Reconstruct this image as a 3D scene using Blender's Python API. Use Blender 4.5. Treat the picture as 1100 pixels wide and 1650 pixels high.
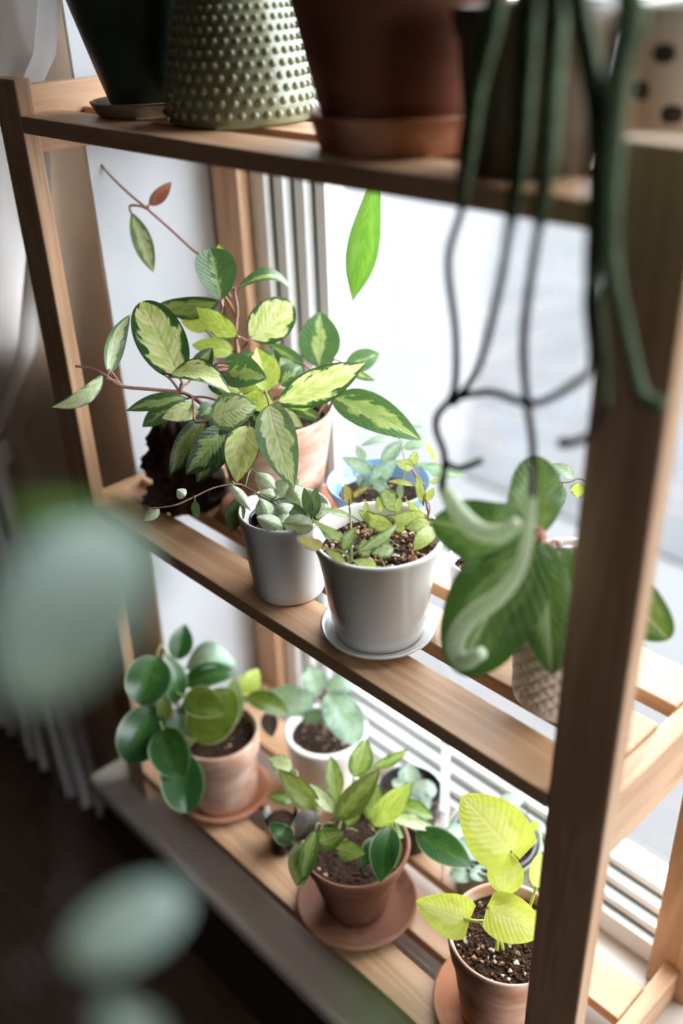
import bpy, bmesh, math, random
from mathutils import Vector, Matrix, noise as mnoise

random.seed(7)
for o in list(bpy.data.objects):
    bpy.data.objects.remove(o, do_unlink=True)
SC = bpy.context.scene
COL = SC.collection

# ------------------------------------------------------------------ camera
CAM_R = Matrix(((0.69250611, 0.33768711, -0.63749721),
                (0.72069036, -0.36334816, 0.59040962),
                (-0.03225972, -0.86830037, -0.49498866)))     # columns: right, down, forward
CAM_C = Vector((1.1113, -0.545, 1.672))
FPX = 1519.68
cam_data = bpy.data.cameras.new('camera')
cam = bpy.data.objects.new('camera', cam_data)
COL.objects.link(cam)
m3 = Matrix((CAM_R.col[0], -CAM_R.col[1], -CAM_R.col[2])).transposed()
cam.matrix_world = Matrix.Translation(CAM_C) @ m3.to_4x4()
cam_data.sensor_fit = 'VERTICAL'
cam_data.sensor_height = 36.0
cam_data.sensor_width = 24.0
cam_data.lens = FPX / 1650.0 * 36.0
cam_data.clip_start = 0.02
cam_data.dof.use_dof = True
cam_data.dof.focus_distance = 1.08
cam_data.dof.aperture_fstop = 1.5
SC.camera = cam

# ------------------------------------------------------------------ world, light, exposure
world = bpy.data.worlds.new('overcast_sky')
SC.world = world
world.use_nodes = True
bg = world.node_tree.nodes['Background']
bg.inputs[0].default_value = (0.93, 0.965, 1.0, 1)
bg.inputs[1].default_value = 9.5
SC.view_settings.view_transform = 'Standard'
SC.view_settings.look = 'None'
SC.view_settings.gamma = 1.0
SC.view_settings.use_curve_mapping = False
SC.view_settings.exposure = 0.3
SC.cycles.max_bounces = 14
SC.cycles.diffuse_bounces = 8
SC.cycles.transparent_max_bounces = 16
SC.cycles.caustics_reflective = False
SC.cycles.caustics_refractive = False

# the window opening and the two added fill windows: portals guide the sky light
WIN = (-0.07, 1.25, 0.435, 2.3)          # x0, x1, z0, z1 of the window opening
WY = 0.33                                # inner face of the window frame


def portal(name, loc, rot, sx, sy):
    d = bpy.data.lights.new(name, 'AREA')
    d.shape = 'RECTANGLE'
    d.size, d.size_y = sx, sy
    d.cycles.is_portal = True
    o = bpy.data.objects.new(name, d)
    COL.objects.link(o)
    o.location = loc
    o.rotation_euler = rot
    return o


portal('window_portal', ((WIN[0] + WIN[1]) / 2, WY + 0.1, (WIN[2] + WIN[3]) / 2), (math.radians(-90), 0, 0), WIN[1] - WIN[0], WIN[3] - WIN[2])

SIDE_FILL = (-0.65, 0.08, 0.15, 2.45)         # y0, y1, z0, z1 of an unseen right-wall window added to brighten the pots
portal('side_fill_portal', (3.25, (SIDE_FILL[0] + SIDE_FILL[1]) / 2, (SIDE_FILL[2] + SIDE_FILL[3]) / 2), (0, math.radians(90), 0), SIDE_FILL[3] - SIDE_FILL[2], SIDE_FILL[1] - SIDE_FILL[0])

LEFT_FILL = (-1.35, -0.24, 1.20, 2.3)         # x0, x1, z0, z1 of an unseen window added to light the curtain from behind
portal('left_fill_portal', ((LEFT_FILL[0] + LEFT_FILL[1]) / 2, 0.42, (LEFT_FILL[2] + LEFT_FILL[3]) / 2), (math.radians(-90), 0, 0), LEFT_FILL[1] - LEFT_FILL[0], LEFT_FILL[3] - LEFT_FILL[2])


# ------------------------------------------------------------------ helpers
def P(u, v, d):
    """point at pixel (u, v) and forward depth d (metres)"""
    return CAM_C + CAM_R @ Vector(((u - 550) / FPX * d, (v - 825) / FPX * d, d))


def A(u, v, **k):
    (ax, val), = k.items()
    i = 'xyz'.index(ax)
    r = CAM_R @ Vector(((u - 550) / FPX, (v - 825) / FPX, 1.0))
    return CAM_C + r * ((val - CAM_C[i]) / r[i])


def depth(p):
    return (Vector(p) - CAM_C).dot(CAM_R.col[2])


def link(name, verts, faces, mat, parent=None, smooth=True, uvs=None, mats=None, fmat=None):
    """one mesh object from world coordinates, stored relative to its thing's base"""
    off = Vector((0, 0, 0))
    p = parent
    while p is not None:
        off += p.location
        p = p.parent
    me = bpy.data.meshes.new(name)
    me.from_pydata([tuple(Vector(v) - off) for v in verts], [], faces)
    if uvs:
        uvl = me.uv_layers.new(name='UVMap')
        for lp in me.loops:
            uvl.data[lp.index].uv = uvs[lp.vertex_index]
    for m in (mats or [mat]):
        me.materials.append(m)
    if fmat:
        me.polygons.foreach_set('material_index', fmat)
    me.polygons.foreach_set('use_smooth', [smooth] * len(me.polygons))
    me.update()
    o = bpy.data.objects.new(name, me)
    COL.objects.link(o)
    if parent is not None:
        o.parent = parent
    return o


def tag(o, label, cat, group=None):
    o['label'] = label
    o['category'] = cat
    if group:
        o['group'] = group
    return o


def struct(o):
    o['kind'] = 'structure'
    return o


def thing(name, loc, label, cat, group=None):
    o = bpy.data.objects.new(name, None)
    o.empty_display_size = 0.02
    COL.objects.link(o)
    o.location = loc
    return tag(o, label, cat, group)


def box(name, x0, x1, y0, y1, z0, z1, mat, parent=None, bev=0.0015, seg=2):
    bm = bmesh.new()
    bmesh.ops.create_cube(bm, size=1.0)
    for v in bm.verts:
        v.co = Vector(((x0 + x1) / 2 + v.co.x * (x1 - x0), (y0 + y1) / 2 + v.co.y * (y1 - y0), (z0 + z1) / 2 + v.co.z * (z1 - z0)))
    if bev:
        bmesh.ops.bevel(bm, geom=list(bm.edges), offset=bev, segments=seg, affect='EDGES', profile=0.5)
    vs = [v.co.copy() for v in bm.verts]
    bm.verts.index_update()
    fs = [[v.index for v in f.verts] for f in bm.faces]
    bm.free()
    return link(name, vs, fs, mat, parent, smooth=False)


def lathe(name, c, prof, mat, parent=None, n=56, warp=None):
    """profile [(r, z)] turned round a vertical axis through c (world)"""
    vs, fs = [], []
    for (r, z) in prof:
        for k in range(n):
            a = 2 * math.pi * k / n
            rr, zz = (r, z) if warp is None else warp(r, z, a)
            vs.append((c[0] + rr * math.cos(a), c[1] + rr * math.sin(a), c[2] + zz))
    for i in range(len(prof) - 1):
        for k in range(n):
            k2 = (k + 1) % n
            fs.append((i * n + k, i * n + k2, (i + 1) * n + k2, (i + 1) * n + k))
    fs.append(tuple(reversed(range(n))))
    fs.append(tuple((len(prof) - 1) * n + k for k in range(n)))
    return link(name, vs, fs, mat, parent)


def catmull(pts, sub=6):
    out = []
    n = len(pts)
    for i in range(n - 1):
        p0, p1, p2, p3 = pts[max(i - 1, 0)], pts[i], pts[i + 1], pts[min(i + 2, n - 1)]
        for s in range(sub):
            t = s / sub
            out.append(tuple(0.5 * (2 * b + (c - a) * t + (2 * a - 5 * b + 4 * c - d) * t * t + (3 * b - a - 3 * c + d) * t ** 3)
                             for a, b, c, d in zip(p0, p1, p2, p3)))
    out.append(tuple(pts[-1]))
    return out


def tube(name, pts, mat, parent=None, n=8, sub=6, ribs=None):
    """pts: [(x, y, z, r)] in world coordinates, smoothed"""
    q = catmull([tuple(p) for p in pts], sub)
    ctr = [Vector(p[:3]) for p in q]
    rad = [max(p[3], 0.0002) for p in q]
    vs, fs = [], []
    t0 = (ctr[1] - ctr[0]).normalized()
    nrm = t0.orthogonal().normalized()
    for i, c in enumerate(ctr):
        t = (ctr[min(i + 1, len(ctr) - 1)] - ctr[max(i - 1, 0)]).normalized()
        nrm = (nrm - t * nrm.dot(t)).normalized()
        b = t.cross(nrm)
        for k in range(n):
            a = 2 * math.pi * k / n
            r = rad[i]
            if ribs:
                r *= 1 + ribs * math.cos(a * (n // 2))
            vs.append(c + (nrm * math.cos(a) + b * math.sin(a)) * r)
    for i in range(len(ctr) - 1):
        for k in range(n):
            k2 = (k + 1) % n
            fs.append((i * n + k, i * n + k2, (i + 1) * n + k2, (i + 1) * n + k))
    fs.append(tuple(reversed(range(n))))
    fs.append(tuple((len(ctr) - 1) * n + k for k in range(n)))
    return link(name, vs, fs, mat, parent)


# ------------------------------------------------------------------ materials
def new_mat(name):
    m = bpy.data.materials.new(name)
    m.use_nodes = True
    nt = m.node_tree
    return m, nt, nt.nodes, nt.links, nt.nodes['Principled BSDF']


def c4(c):
    return (c[0], c[1], c[2], 1)


def plain(name, col, rough=0.5, spec=0.5, nscale=30, namt=0.12, bump=0.0, coat=0.0):
    m, nt, N, Lk, b = new_mat(name)
    tc = N.new('ShaderNodeTexCoord')
    no = N.new('ShaderNodeTexNoise')
    no.inputs['Scale'].default_value = nscale
    no.inputs['Detail'].default_value = 5
    Lk.new(tc.outputs['Object'], no.inputs['Vector'])
    r = N.new('ShaderNodeValToRGB')
    r.color_ramp.elements[0].position = 0.3
    r.color_ramp.elements[1].position = 0.7
    r.color_ramp.elements[0].color = c4([x * (1 - namt) for x in col])
    r.color_ramp.elements[1].color = c4([min(1, x * (1 + namt)) for x in col])
    Lk.new(no.outputs['Fac'], r.inputs['Fac'])
    Lk.new(r.outputs['Color'], b.inputs['Base Color'])
    b.inputs['Roughness'].default_value = rough
    b.inputs['Specular IOR Level'].default_value = spec
    b.inputs['Coat Weight'].default_value = coat
    b.inputs['Coat Roughness'].default_value = 0.08
    if bump:
        bp = N.new('ShaderNodeBump')
        bp.inputs['Strength'].default_value = bump
        bp.inputs['Distance'].default_value = 0.003
        Lk.new(no.outputs['Fac'], bp.inputs['Height'])
        Lk.new(bp.outputs['Normal'], b.inputs['Normal'])
    return m


def wood(name, axis, light=(0.60, 0.385, 0.24), dark=(0.40, 0.215, 0.11), rough=0.44):
    m, nt, N, Lk, b = new_mat(name)
    tc = N.new('ShaderNodeTexCoord')
    oi = N.new('ShaderNodeObjectInfo')
    vm = N.new('ShaderNodeVectorMath')
    vm.operation = 'SCALE'
    cmb = N.new('ShaderNodeCombineXYZ')
    for i in range(3):
        Lk.new(oi.outputs['Random'], cmb.inputs[i])
    Lk.new(cmb.outputs[0], vm.inputs[0])
    vm.inputs['Scale'].default_value = 7.0
    ad = N.new('ShaderNodeVectorMath')
    Lk.new(tc.outputs['Object'], ad.inputs[0])
    Lk.new(vm.outputs[0], ad.inputs[1])
    mp = N.new('ShaderNodeMapping')
    s = [1.0, 1.0, 1.0]
    s['xyz'.index(axis)] = 0.07
    mp.inputs['Scale'].default_value = s
    Lk.new(ad.outputs[0], mp.inputs['Vector'])
    # slow wander of the growth rings
    n1 = N.new('ShaderNodeTexNoise')
    n1.inputs['Scale'].default_value = 22
    n1.inputs['Detail'].default_value = 3
    n1.inputs['Distortion'].default_value = 0.7
    Lk.new(mp.outputs[0], n1.inputs['Vector'])
    mul = N.new('ShaderNodeMath')
    mul.operation = 'MULTIPLY'
    mul.inputs[1].default_value = 34
    Lk.new(n1.outputs['Fac'], mul.inputs[0])
    sn = N.new('ShaderNodeMath')
    sn.operation = 'SINE'
    Lk.new(mul.outputs[0], sn.inputs[0])
    n2 = N.new('ShaderNodeTexNoise')
    n2.inputs['Scale'].default_value = 260
    n2.inputs['Detail'].default_value = 2
    Lk.new(mp.outputs[0], n2.inputs['Vector'])
    mr = N.new('ShaderNodeMapRange')
    mr.inputs['From Min'].default_value = -1
    mr.inputs['From Max'].default_value = 1
    mr.inputs['To Min'].default_value = 0.12
    mr.inputs['To Max'].default_value = 0.62
    Lk.new(sn.outputs[0], mr.inputs['Value'])
    mx = N.new('ShaderNodeMath')
    mx.operation = 'MULTIPLY_ADD'
    mx.inputs[1].default_value = 0.6
    Lk.new(n2.outputs['Fac'], mx.inputs[0])
    Lk.new(mr.outputs[0], mx.inputs[2])
    sb = N.new('ShaderNodeMath')
    sb.operation = 'SUBTRACT'
    sb.inputs[1].default_value = 0.25
    Lk.new(mx.outputs[0], sb.inputs[0])
    r = N.new('ShaderNodeValToRGB')
    r.color_ramp.elements[0].color = c4(light)
    r.color_ramp.elements[1].color = c4(dark)
    r.color_ramp.elements[1].position = 1.0
    Lk.new(sb.outputs[0], r.inputs['Fac'])
    # knots
    vo = N.new('ShaderNodeTexVoronoi')
    vo.inputs['Scale'].default_value = 5.0
    mp2 = N.new('ShaderNodeMapping')
    s2 = [1.0, 1.0, 1.0]
    s2['xyz'.index(axis)] = 0.6
    mp2.inputs['Scale'].default_value = s2
    Lk.new(ad.outputs[0], mp2.inputs['Vector'])
    Lk.new(mp2.outputs[0], vo.inputs['Vector'])
    kr = N.new('ShaderNodeMapRange')
    kr.inputs['From Min'].default_value = 0.02
    kr.inputs['From Max'].default_value = 0.05
    kr.inputs['To Min'].default_value = 0.75
    kr.inputs['To Max'].default_value = 0.0
    Lk.new(vo.outputs['Distance'], kr.inputs['Value'])
    mk = N.new('ShaderNodeMixRGB')
    mk.inputs[2].default_value = (0.10, 0.05, 0.03, 1)
    Lk.new(kr.outputs[0], mk.inputs[0])
    Lk.new(r.outputs['Color'], mk.inputs[1])
    Lk.new(mk.outputs[0], b.inputs['Base Color'])
    b.inputs['Roughness'].default_value = rough
    b.inputs['Specular IOR Level'].default_value = 0.35
    bp = N.new('ShaderNodeBump')
    bp.inputs['Strength'].default_value = 0.12
    bp.inputs['Distance'].default_value = 0.001
    Lk.new(n2.outputs['Fac'], bp.inputs['Height'])
    Lk.new(bp.outputs['Normal'], b.inputs['Normal'])
    return m


def terracotta(name, col=(0.46, 0.20, 0.11), pale=(0.62, 0.45, 0.36), amt=0.5):
    m, nt, N, Lk, b = new_mat(name)
    tc = N.new('ShaderNodeTexCoord')
    mp = N.new('ShaderNodeMapping')
    mp.inputs['Scale'].default_value = (1, 1, 2.2)
    Lk.new(tc.outputs['Object'], mp.inputs['Vector'])
    no = N.new('ShaderNodeTexNoise')
    no.inputs['Scale'].default_value = 16
    no.inputs['Detail'].default_value = 6
    no.inputs['Distortion'].default_value = 0.6
    Lk.new(mp.outputs[0], no.inputs['Vector'])
    r = N.new('ShaderNodeValToRGB')
    r.color_ramp.elements[0].position = 0.62 - 0.3 * amt
    r.color_ramp.elements[1].position = 0.85 - 0.25 * amt
    r.color_ramp.elements[0].color = c4(col)
    r.color_ramp.elements[1].color = c4(pale)
    Lk.new(no.outputs['Fac'], r.inputs['Fac'])
    Lk.new(r.outputs['Color'], b.inputs['Base Color'])
    b.inputs['Roughness'].default_value = 0.72
    b.inputs['Specular IOR Level'].default_value = 0.3
    n2 = N.new('ShaderNodeTexNoise')
    n2.inputs['Scale'].default_value = 220
    Lk.new(tc.outputs['Object'], n2.inputs['Vector'])
    bp = N.new('ShaderNodeBump')
    bp.inputs['Strength'].default_value = 0.15
    bp.inputs['Distance'].default_value = 0.001
    Lk.new(n2.outputs['Fac'], bp.inputs['Height'])
    Lk.new(bp.outputs['Normal'], b.inputs['Normal'])
    return m


def leaf_mat(name, edge, inner, amount=0.0, blotch=0.5, speckle=None, speck_amt=0.0, rim=None,
             trans=0.35, tcol=None, rough=0.35, coat=0.15, veins=0.35, rib=None, vary=1.0):
    """leaf colour by its own u (along), v (across): green margin, paler heart, midrib, speckles"""
    m, nt, N, Lk, b = new_mat(name)
    uv = N.new('ShaderNodeUVMap')
    uv.uv_map = 'UVMap'
    sep = N.new('ShaderNodeSeparateXYZ')
    Lk.new(uv.outputs[0], sep.inputs[0])
    oi = N.new('ShaderNodeObjectInfo')

    def M(op, a=None, bb=None, c=None, clamp=False):
        n = N.new('ShaderNodeMath')
        n.operation = op
        n.use_clamp = clamp
        for i, x in enumerate((a, bb, c)):
            if x is None:
                continue
            if isinstance(x, (int, float)):
                n.inputs[i].default_value = x
            else:
                Lk.new(x, n.inputs[i])
        return n.outputs[0]
    v2 = M('MULTIPLY', M('ABSOLUTE', M('SUBTRACT', sep.outputs[1], 0.5)), 2.0)        # 0 midrib .. 1 margin
    endd = M('MULTIPLY', M('ABSOLUTE', M('SUBTRACT', sep.outputs[0], 0.5)), 2.0)
    # sloped coordinates so that blotches run along the side veins
    slope = M('SUBTRACT', sep.outputs[0], M('MULTIPLY', v2, 0.28))
    cmb = N.new('ShaderNodeCombineXYZ')
    Lk.new(M('MULTIPLY', slope, 5.5), cmb.inputs[0])
    Lk.new(M('MULTIPLY', sep.outputs[1], 3.6), cmb.inputs[1])
    Lk.new(M('MULTIPLY', oi.outputs['Random'], 50.0), cmb.inputs[2])
    no = N.new('ShaderNodeTexNoise')
    no.inputs['Scale'].default_value = 1.0
    no.inputs['Detail'].default_value = 5
    no.inputs['Roughness'].default_value = 0.6
    Lk.new(cmb.outputs[0], no.inputs['Vector'])
    # mask 1 = margin green
    g = M('ADD', M('MULTIPLY', v2, 0.9), M('MULTIPLY', M('POWER', endd, 4.0), 0.35))
    g = M('ADD', g, M('MULTIPLY', M('SUBTRACT', no.outputs['Fac'], 0.5), 2.6 * blotch))
    g = M('ADD', g, M('MULTIPLY', M('SUBTRACT', oi.outputs['Random'], 0.5), 0.35))
    mr = N.new('ShaderNodeMapRange')
    mr.inputs['From Min'].default_value = amount - 0.03
    mr.inputs['From Max'].default_value = amount + 0.05
    Lk.new(g, mr.inputs['Value'])
    # inner colour varies between cream and lime
    n2 = N.new('ShaderNodeTexNoise')
    n2.inputs['Scale'].default_value = 1.6
    n2.inputs['Detail'].default_value = 3
    Lk.new(cmb.outputs[0], n2.inputs['Vector'])
    mi = N.new('ShaderNodeMixRGB')
    ir = N.new('ShaderNodeMapRange')
    ir.inputs['From Min'].default_value = 0.4
    ir.inputs['From Max'].default_value = 0.62
    Lk.new(n2.outputs['Fac'], ir.inputs['Value'])
    Lk.new(ir.outputs[0], mi.inputs[0])
    mi.inputs[1].default_value = c4(inner)
    mi.inputs[2].default_value = c4([inner[0] * (1 - 0.34 * vary), inner[1] * (1 - 0.20 * vary), inner[2] * (1 - 0.58 * vary)])
    mc = N.new('ShaderNodeMixRGB')
    Lk.new(mr.outputs[0], mc.inputs[0])
    Lk.new(mi.outputs[0], mc.inputs[1])
    # the green itself varies a little
    me = N.new('ShaderNodeMixRGB')
    Lk.new(n2.outputs['Fac'], me.inputs[0])
    me.inputs[1].default_value = c4([x * 0.75 for x in edge])
    me.inputs[2].default_value = c4([min(1, x * 1.4) for x in edge])
    Lk.new(me.outputs[0], mc.inputs[2])
    col = mc.outputs[0]
    if speckle is not None:
        sp = N.new('ShaderNodeTexNoise')
        sp.inputs['Scale'].default_value = 5.5
        sp.inputs['Detail'].default_value = 4
        sp.inputs['Roughness'].default_value = 0.75
        Lk.new(cmb.outputs[0], sp.inputs['Vector'])
        sr = N.new('ShaderNodeMapRange')
        sr.inputs['From Min'].default_value = 0.62 - speck_amt * 0.25
        sr.inputs['From Max'].default_value = 0.72 - speck_amt * 0.25
        Lk.new(sp.outputs['Fac'], sr.inputs['Value'])
        ms = N.new('ShaderNodeMixRGB')
        Lk.new(sr.outputs[0], ms.inputs[0])
        Lk.new(col, ms.inputs[1])
        ms.inputs[2].default_value = c4(speckle)
        col = ms.outputs[0]
    if rib is not None:
        rr = N.new('ShaderNodeMapRange')
        rr.inputs['From Min'].default_value = 0.035
        rr.inputs['From Max'].default_value = 0.085
        rr.inputs['To Min'].default_value = 0.8
        rr.inputs['To Max'].default_value = 0.0
        Lk.new(v2, rr.inputs['Value'])
        mb = N.new('ShaderNodeMixRGB')
        Lk.new(rr.outputs[0], mb.inputs[0])
        Lk.new(col, mb.inputs[1])
        mb.inputs[2].default_value = c4(rib)
        col = mb.outputs[0]
    if rim is not None:
        rr = N.new('ShaderNodeMapRange')
        rr.inputs['From Min'].default_value = 0.90
        rr.inputs['From Max'].default_value = 0.97
        Lk.new(v2, rr.inputs['Value'])
        mb = N.new('ShaderNodeMixRGB')
        Lk.new(rr.outputs[0], mb.inputs[0])
        Lk.new(col, mb.inputs[1])
        mb.inputs[2].default_value = c4(rim)
        col = mb.outputs[0]
    Lk.new(col, b.inputs['Base Color'])
    b.inputs['Roughness'].default_value = rough
    b.inputs['Specular IOR Level'].default_value = 0.5
    b.inputs['Coat Weight'].default_value = coat
    b.inputs['Coat Roughness'].default_value = 0.25
    # relief: midrib groove and side veins
    wv = M('SINE', M('MULTIPLY', slope, 70.0))
    hgt = M('ADD', M('MULTIPLY', wv, 0.12), M('MULTIPLY', M('MINIMUM', M('MULTIPLY', v2, 9.0), 1.0), 0.5))
    bp = N.new('ShaderNodeBump')
    bp.inputs['Strength'].default_value = veins
    bp.inputs['Distance'].default_value = 0.002
    Lk.new(hgt, bp.inputs['Height'])
    Lk.new(bp.outputs['Normal'], b.inputs['Normal'])
    # thin leaf: part of the light passes through
    tr = N.new('ShaderNodeBsdfTranslucent')
    mt = N.new('ShaderNodeMixRGB')
    mt.blend_type = 'MULTIPLY'
    mt.inputs[0].default_value = 1.0
    Lk.new(col, mt.inputs[1])
    mt.inputs[2].default_value = c4(tcol or (1.0, 1.0, 0.55))
    gm = N.new('ShaderNodeGamma')
    gm.inputs[1].default_value = 0.8
    Lk.new(mt.outputs[0], gm.inputs[0])
    Lk.new(gm.outputs[0], tr.inputs['Color'])
    mxs = N.new('ShaderNodeMixShader')
    mxs.inputs[0].default_value = trans
    Lk.new(b.outputs[0], mxs.inputs[1])
    Lk.new(tr.outputs[0], mxs.inputs[2])
    Lk.new(mxs.outputs[0], N['Material Output'].inputs['Surface'])
    return m


WX, WYm, WZ = wood('pine_x', 'x'), wood('pine_y', 'y'), wood('pine_z', 'z')
M_TERRA = terracotta('terracotta_pale', (0.50, 0.27, 0.185), (0.70, 0.54, 0.46), 0.75)
M_TERRA_RED = terracotta('terracotta_red', (0.45, 0.19, 0.10), (0.58, 0.34, 0.24), 0.35)
M_TERRA_DARK = terracotta('terracotta_dark', (0.20, 0.085, 0.05), (0.36, 0.20, 0.14), 0.25)
M_WHITE_GLAZE = plain('white_glaze', (0.74, 0.73, 0.72), 0.16, 0.5, 8, 0.03, coat=0.4)
M_WHITE_MATT = plain('white_matt_ceramic', (0.75, 0.745, 0.75), 0.42, 0.4, 10, 0.03)
M_BLUE = plain('blue_glaze', (0.17, 0.32, 0.56), 0.15, 0.5, 9, 0.25, coat=0.5)
M_SAGE = plain('sage_glaze', (0.25, 0.28, 0.18), 0.25, 0.5, 20, 0.15, coat=0.3)
M_DARKPOT = plain('dark_green_glaze', (0.03, 0.05, 0.035), 0.35, 0.4, 10, 0.2)
M_BLACK = plain('black_plastic', (0.016, 0.017, 0.019), 0.4, 0.45, 20, 0.2)
M_CREAM = plain('cream_ceramic', (0.60, 0.55, 0.48), 0.3, 0.5, 12, 0.1)
M_SPOT = plain('dark_spot_glaze', (0.02, 0.018, 0.018), 0.3, 0.5, 12, 0.1)
M_BARK = plain('cork_bark', (0.045, 0.026, 0.018), 0.9, 0.2, 60, 0.6, bump=1.0)
M_SOIL = plain('potting_soil', (0.035, 0.02, 0.014), 0.95, 0.15, 180, 0.6, bump=1.0)
M_SOIL2 = plain('soil_crumb', (0.075, 0.04, 0.026), 0.95, 0.15, 90, 0.4)
M_PERLITE = plain('perlite', (0.68, 0.63, 0.56), 0.9, 0.2, 60, 0.1)
M_CHIP = plain('bark_chip', (0.42, 0.25, 0.15), 0.9, 0.2, 60, 0.3)
M_STEM = plain('red_green_stem', (0.34, 0.17, 0.13), 0.5, 0.4, 60, 0.3)
M_STEMG = plain('green_stem', (0.25, 0.30, 0.10), 0.5, 0.4, 60, 0.2)
M_STEMB = plain('brown_stem', (0.20, 0.13, 0.08), 0.6, 0.4, 80, 0.3)
M_LIMESTEM = plain('lime_stem', (0.45, 0.55, 0.10), 0.4, 0.4, 40, 0.15)
M_VINE = plain('grey_green_tail_stem', (0.10, 0.15, 0.08), 0.8, 0.3, 140, 0.35, bump=0.8)
M_VINEPALE = plain('pale_hairy_tail_tip', (0.74, 0.80, 0.64), 0.8, 0.3, 160, 0.2, bump=0.8)
_n = M_VINEPALE.node_tree
_t = _n.nodes.new('ShaderNodeBsdfTranslucent')
_t.inputs[0].default_value = (0.72, 0.80, 0.60, 1)
_m = _n.nodes.new('ShaderNodeMixShader')
_m.inputs[0].default_value = 0.45
_n.links.new(_n.nodes['Principled BSDF'].outputs[0], _m.inputs[1])
_n.links.new(_t.outputs[0], _m.inputs[2])
_n.links.new(_m.outputs[0], _n.nodes['Material Output'].inputs['Surface'])
M_VINEDARK = plain('backlit_vine_dark', (0.035, 0.02, 0.022), 0.7, 0.3, 120, 0.3)  # backlit darkness of the hanging vines put into the colour
M_LEDGE = plain('taupe_painted_ledge', (0.50, 0.45, 0.40), 0.26, 0.5, 6, 0.05)
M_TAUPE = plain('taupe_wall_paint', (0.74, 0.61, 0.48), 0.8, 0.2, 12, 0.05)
M_WHITEWALL = plain('white_wall_paint', (0.50, 0.52, 0.555), 0.75, 0.2, 12, 0.03)
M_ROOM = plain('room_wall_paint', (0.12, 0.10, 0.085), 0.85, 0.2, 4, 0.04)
M_CEIL = plain('ceiling_paint', (0.36, 0.34, 0.31), 0.9, 0.2, 4, 0.02)
M_FLOOR = wood('dark_floor_wood', 'x', (0.12, 0.075, 0.05), (0.06, 0.035, 0.022), 0.4)
M_FRAME = plain('white_window_vinyl', (0.80, 0.82, 0.84), 0.35, 0.5, 5, 0.02)
M_SEAL = plain('dark_green_seal', (0.03, 0.07, 0.07), 0.6, 0.3, 20, 0.2)
M_TAG = plain('white_plant_label', (0.85, 0.85, 0.87), 0.5, 0.3, 20, 0.03)
_n = M_TAG.node_tree
_t = _n.nodes.new('ShaderNodeBsdfTranslucent')
_t.inputs[0].default_value = (0.85, 0.85, 0.88, 1)
_m = _n.nodes.new('ShaderNodeMixShader')
_n.links.new(_n.nodes['Principled BSDF'].outputs[0], _m.inputs[1])
_n.links.new(_t.outputs[0], _m.inputs[2])
_n.links.new(_m.outputs[0], _n.nodes['Material Output'].inputs['Surface'])
M_WOODBOWL = wood('wooden_saucer', 'y', (0.34, 0.25, 0.17), (0.20, 0.13, 0.08))

HOYA = leaf_mat('hoya_variegated', (0.03, 0.095, 0.022), (0.80, 0.84, 0.46), amount=0.80, blotch=0.46,
                trans=0.36, rim=(0.025, 0.065, 0.02), coat=0.25)
HOYA_PALE = leaf_mat('hoya_pale', (0.14, 0.24, 0.13), (0.74, 0.79, 0.58), amount=0.66, blotch=0.55,
                     speckle=(0.50, 0.58, 0.50), speck_amt=0.12, trans=0.3, rough=0.28, coat=0.3)
HOYA_GREEN = leaf_mat('hoya_green', (0.055, 0.13, 0.042), (0.36, 0.46, 0.18), amount=0.20, blotch=0.6,
                      speckle=(0.22, 0.32, 0.20), speck_amt=0.12, trans=0.33, rib=(0.26, 0.36, 0.20))
HOYA_DARK = leaf_mat('hoya_dark', (0.022, 0.055, 0.018), (0.24, 0.30, 0.12), amount=0.40, blotch=0.65, trans=0.25)
HOYA_LIME = leaf_mat('hoya_lime', (0.06, 0.16, 0.02), (0.58, 0.68, 0.17), amount=0.85, blotch=0.45, trans=0.45)
HOYA_PINK = leaf_mat('hoya_red', (0.10, 0.12, 0.05), (0.50, 0.18, 0.14), amount=0.75, blotch=0.35, trans=0.4, tcol=(1, .8, .7))
SILVER = leaf_mat('silver_speckled', (0.40, 0.47, 0.36), (0.62, 0.68, 0.58), amount=0.5, blotch=0.9,
                  speckle=(0.12, 0.20, 0.10), speck_amt=0.10, trans=0.15, rough=0.5, coat=0.0)
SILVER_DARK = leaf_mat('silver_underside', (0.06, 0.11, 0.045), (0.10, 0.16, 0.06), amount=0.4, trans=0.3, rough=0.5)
SILVER_BLUE = leaf_mat('silver_blue', (0.14, 0.23, 0.17), (0.30, 0.42, 0.36), amount=0.5, blotch=0.8,
                       speckle=(0.50, 0.60, 0.55), speck_amt=0.35, trans=0.3, rough=0.4)
ICE = leaf_mat('ice_blue', (0.28, 0.40, 0.36), (0.48, 0.60, 0.58), amount=0.6, blotch=0.5, trans=0.2, rough=0.5, coat=0.0, vary=0.2)
SPRIG = leaf_mat('sprig_cream_lime', (0.08, 0.14, 0.025), (0.54, 0.60, 0.22), amount=0.82, blotch=0.4, trans=0.4, rim=(0.16, 0.13, 0.05))
SPRIG_PALE = leaf_mat('sprig_pale', (0.13, 0.22, 0.08), (0.52, 0.60, 0.38), amount=0.7, blotch=0.5, trans=0.3)
SPRIG_BROWN = leaf_mat('sprig_brown', (0.20, 0.12, 0.06), (0.55, 0.45, 0.20), amount=0.7, blotch=0.5, trans=0.4)
GLOSSY = leaf_mat('glossy_green', (0.022, 0.085, 0.022), (0.05, 0.14, 0.035), amount=0.25, blotch=0.4, trans=0.28,
                  rim=(0.30, 0.40, 0.24), rough=0.22, coat=0.6)
GLOSSY_LIME = leaf_mat('olive_green', (0.045, 0.11, 0.015), (0.14, 0.19, 0.03), amount=0.6, blotch=0.4, trans=0.45, rim=(0.42, 0.46, 0.28))
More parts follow.
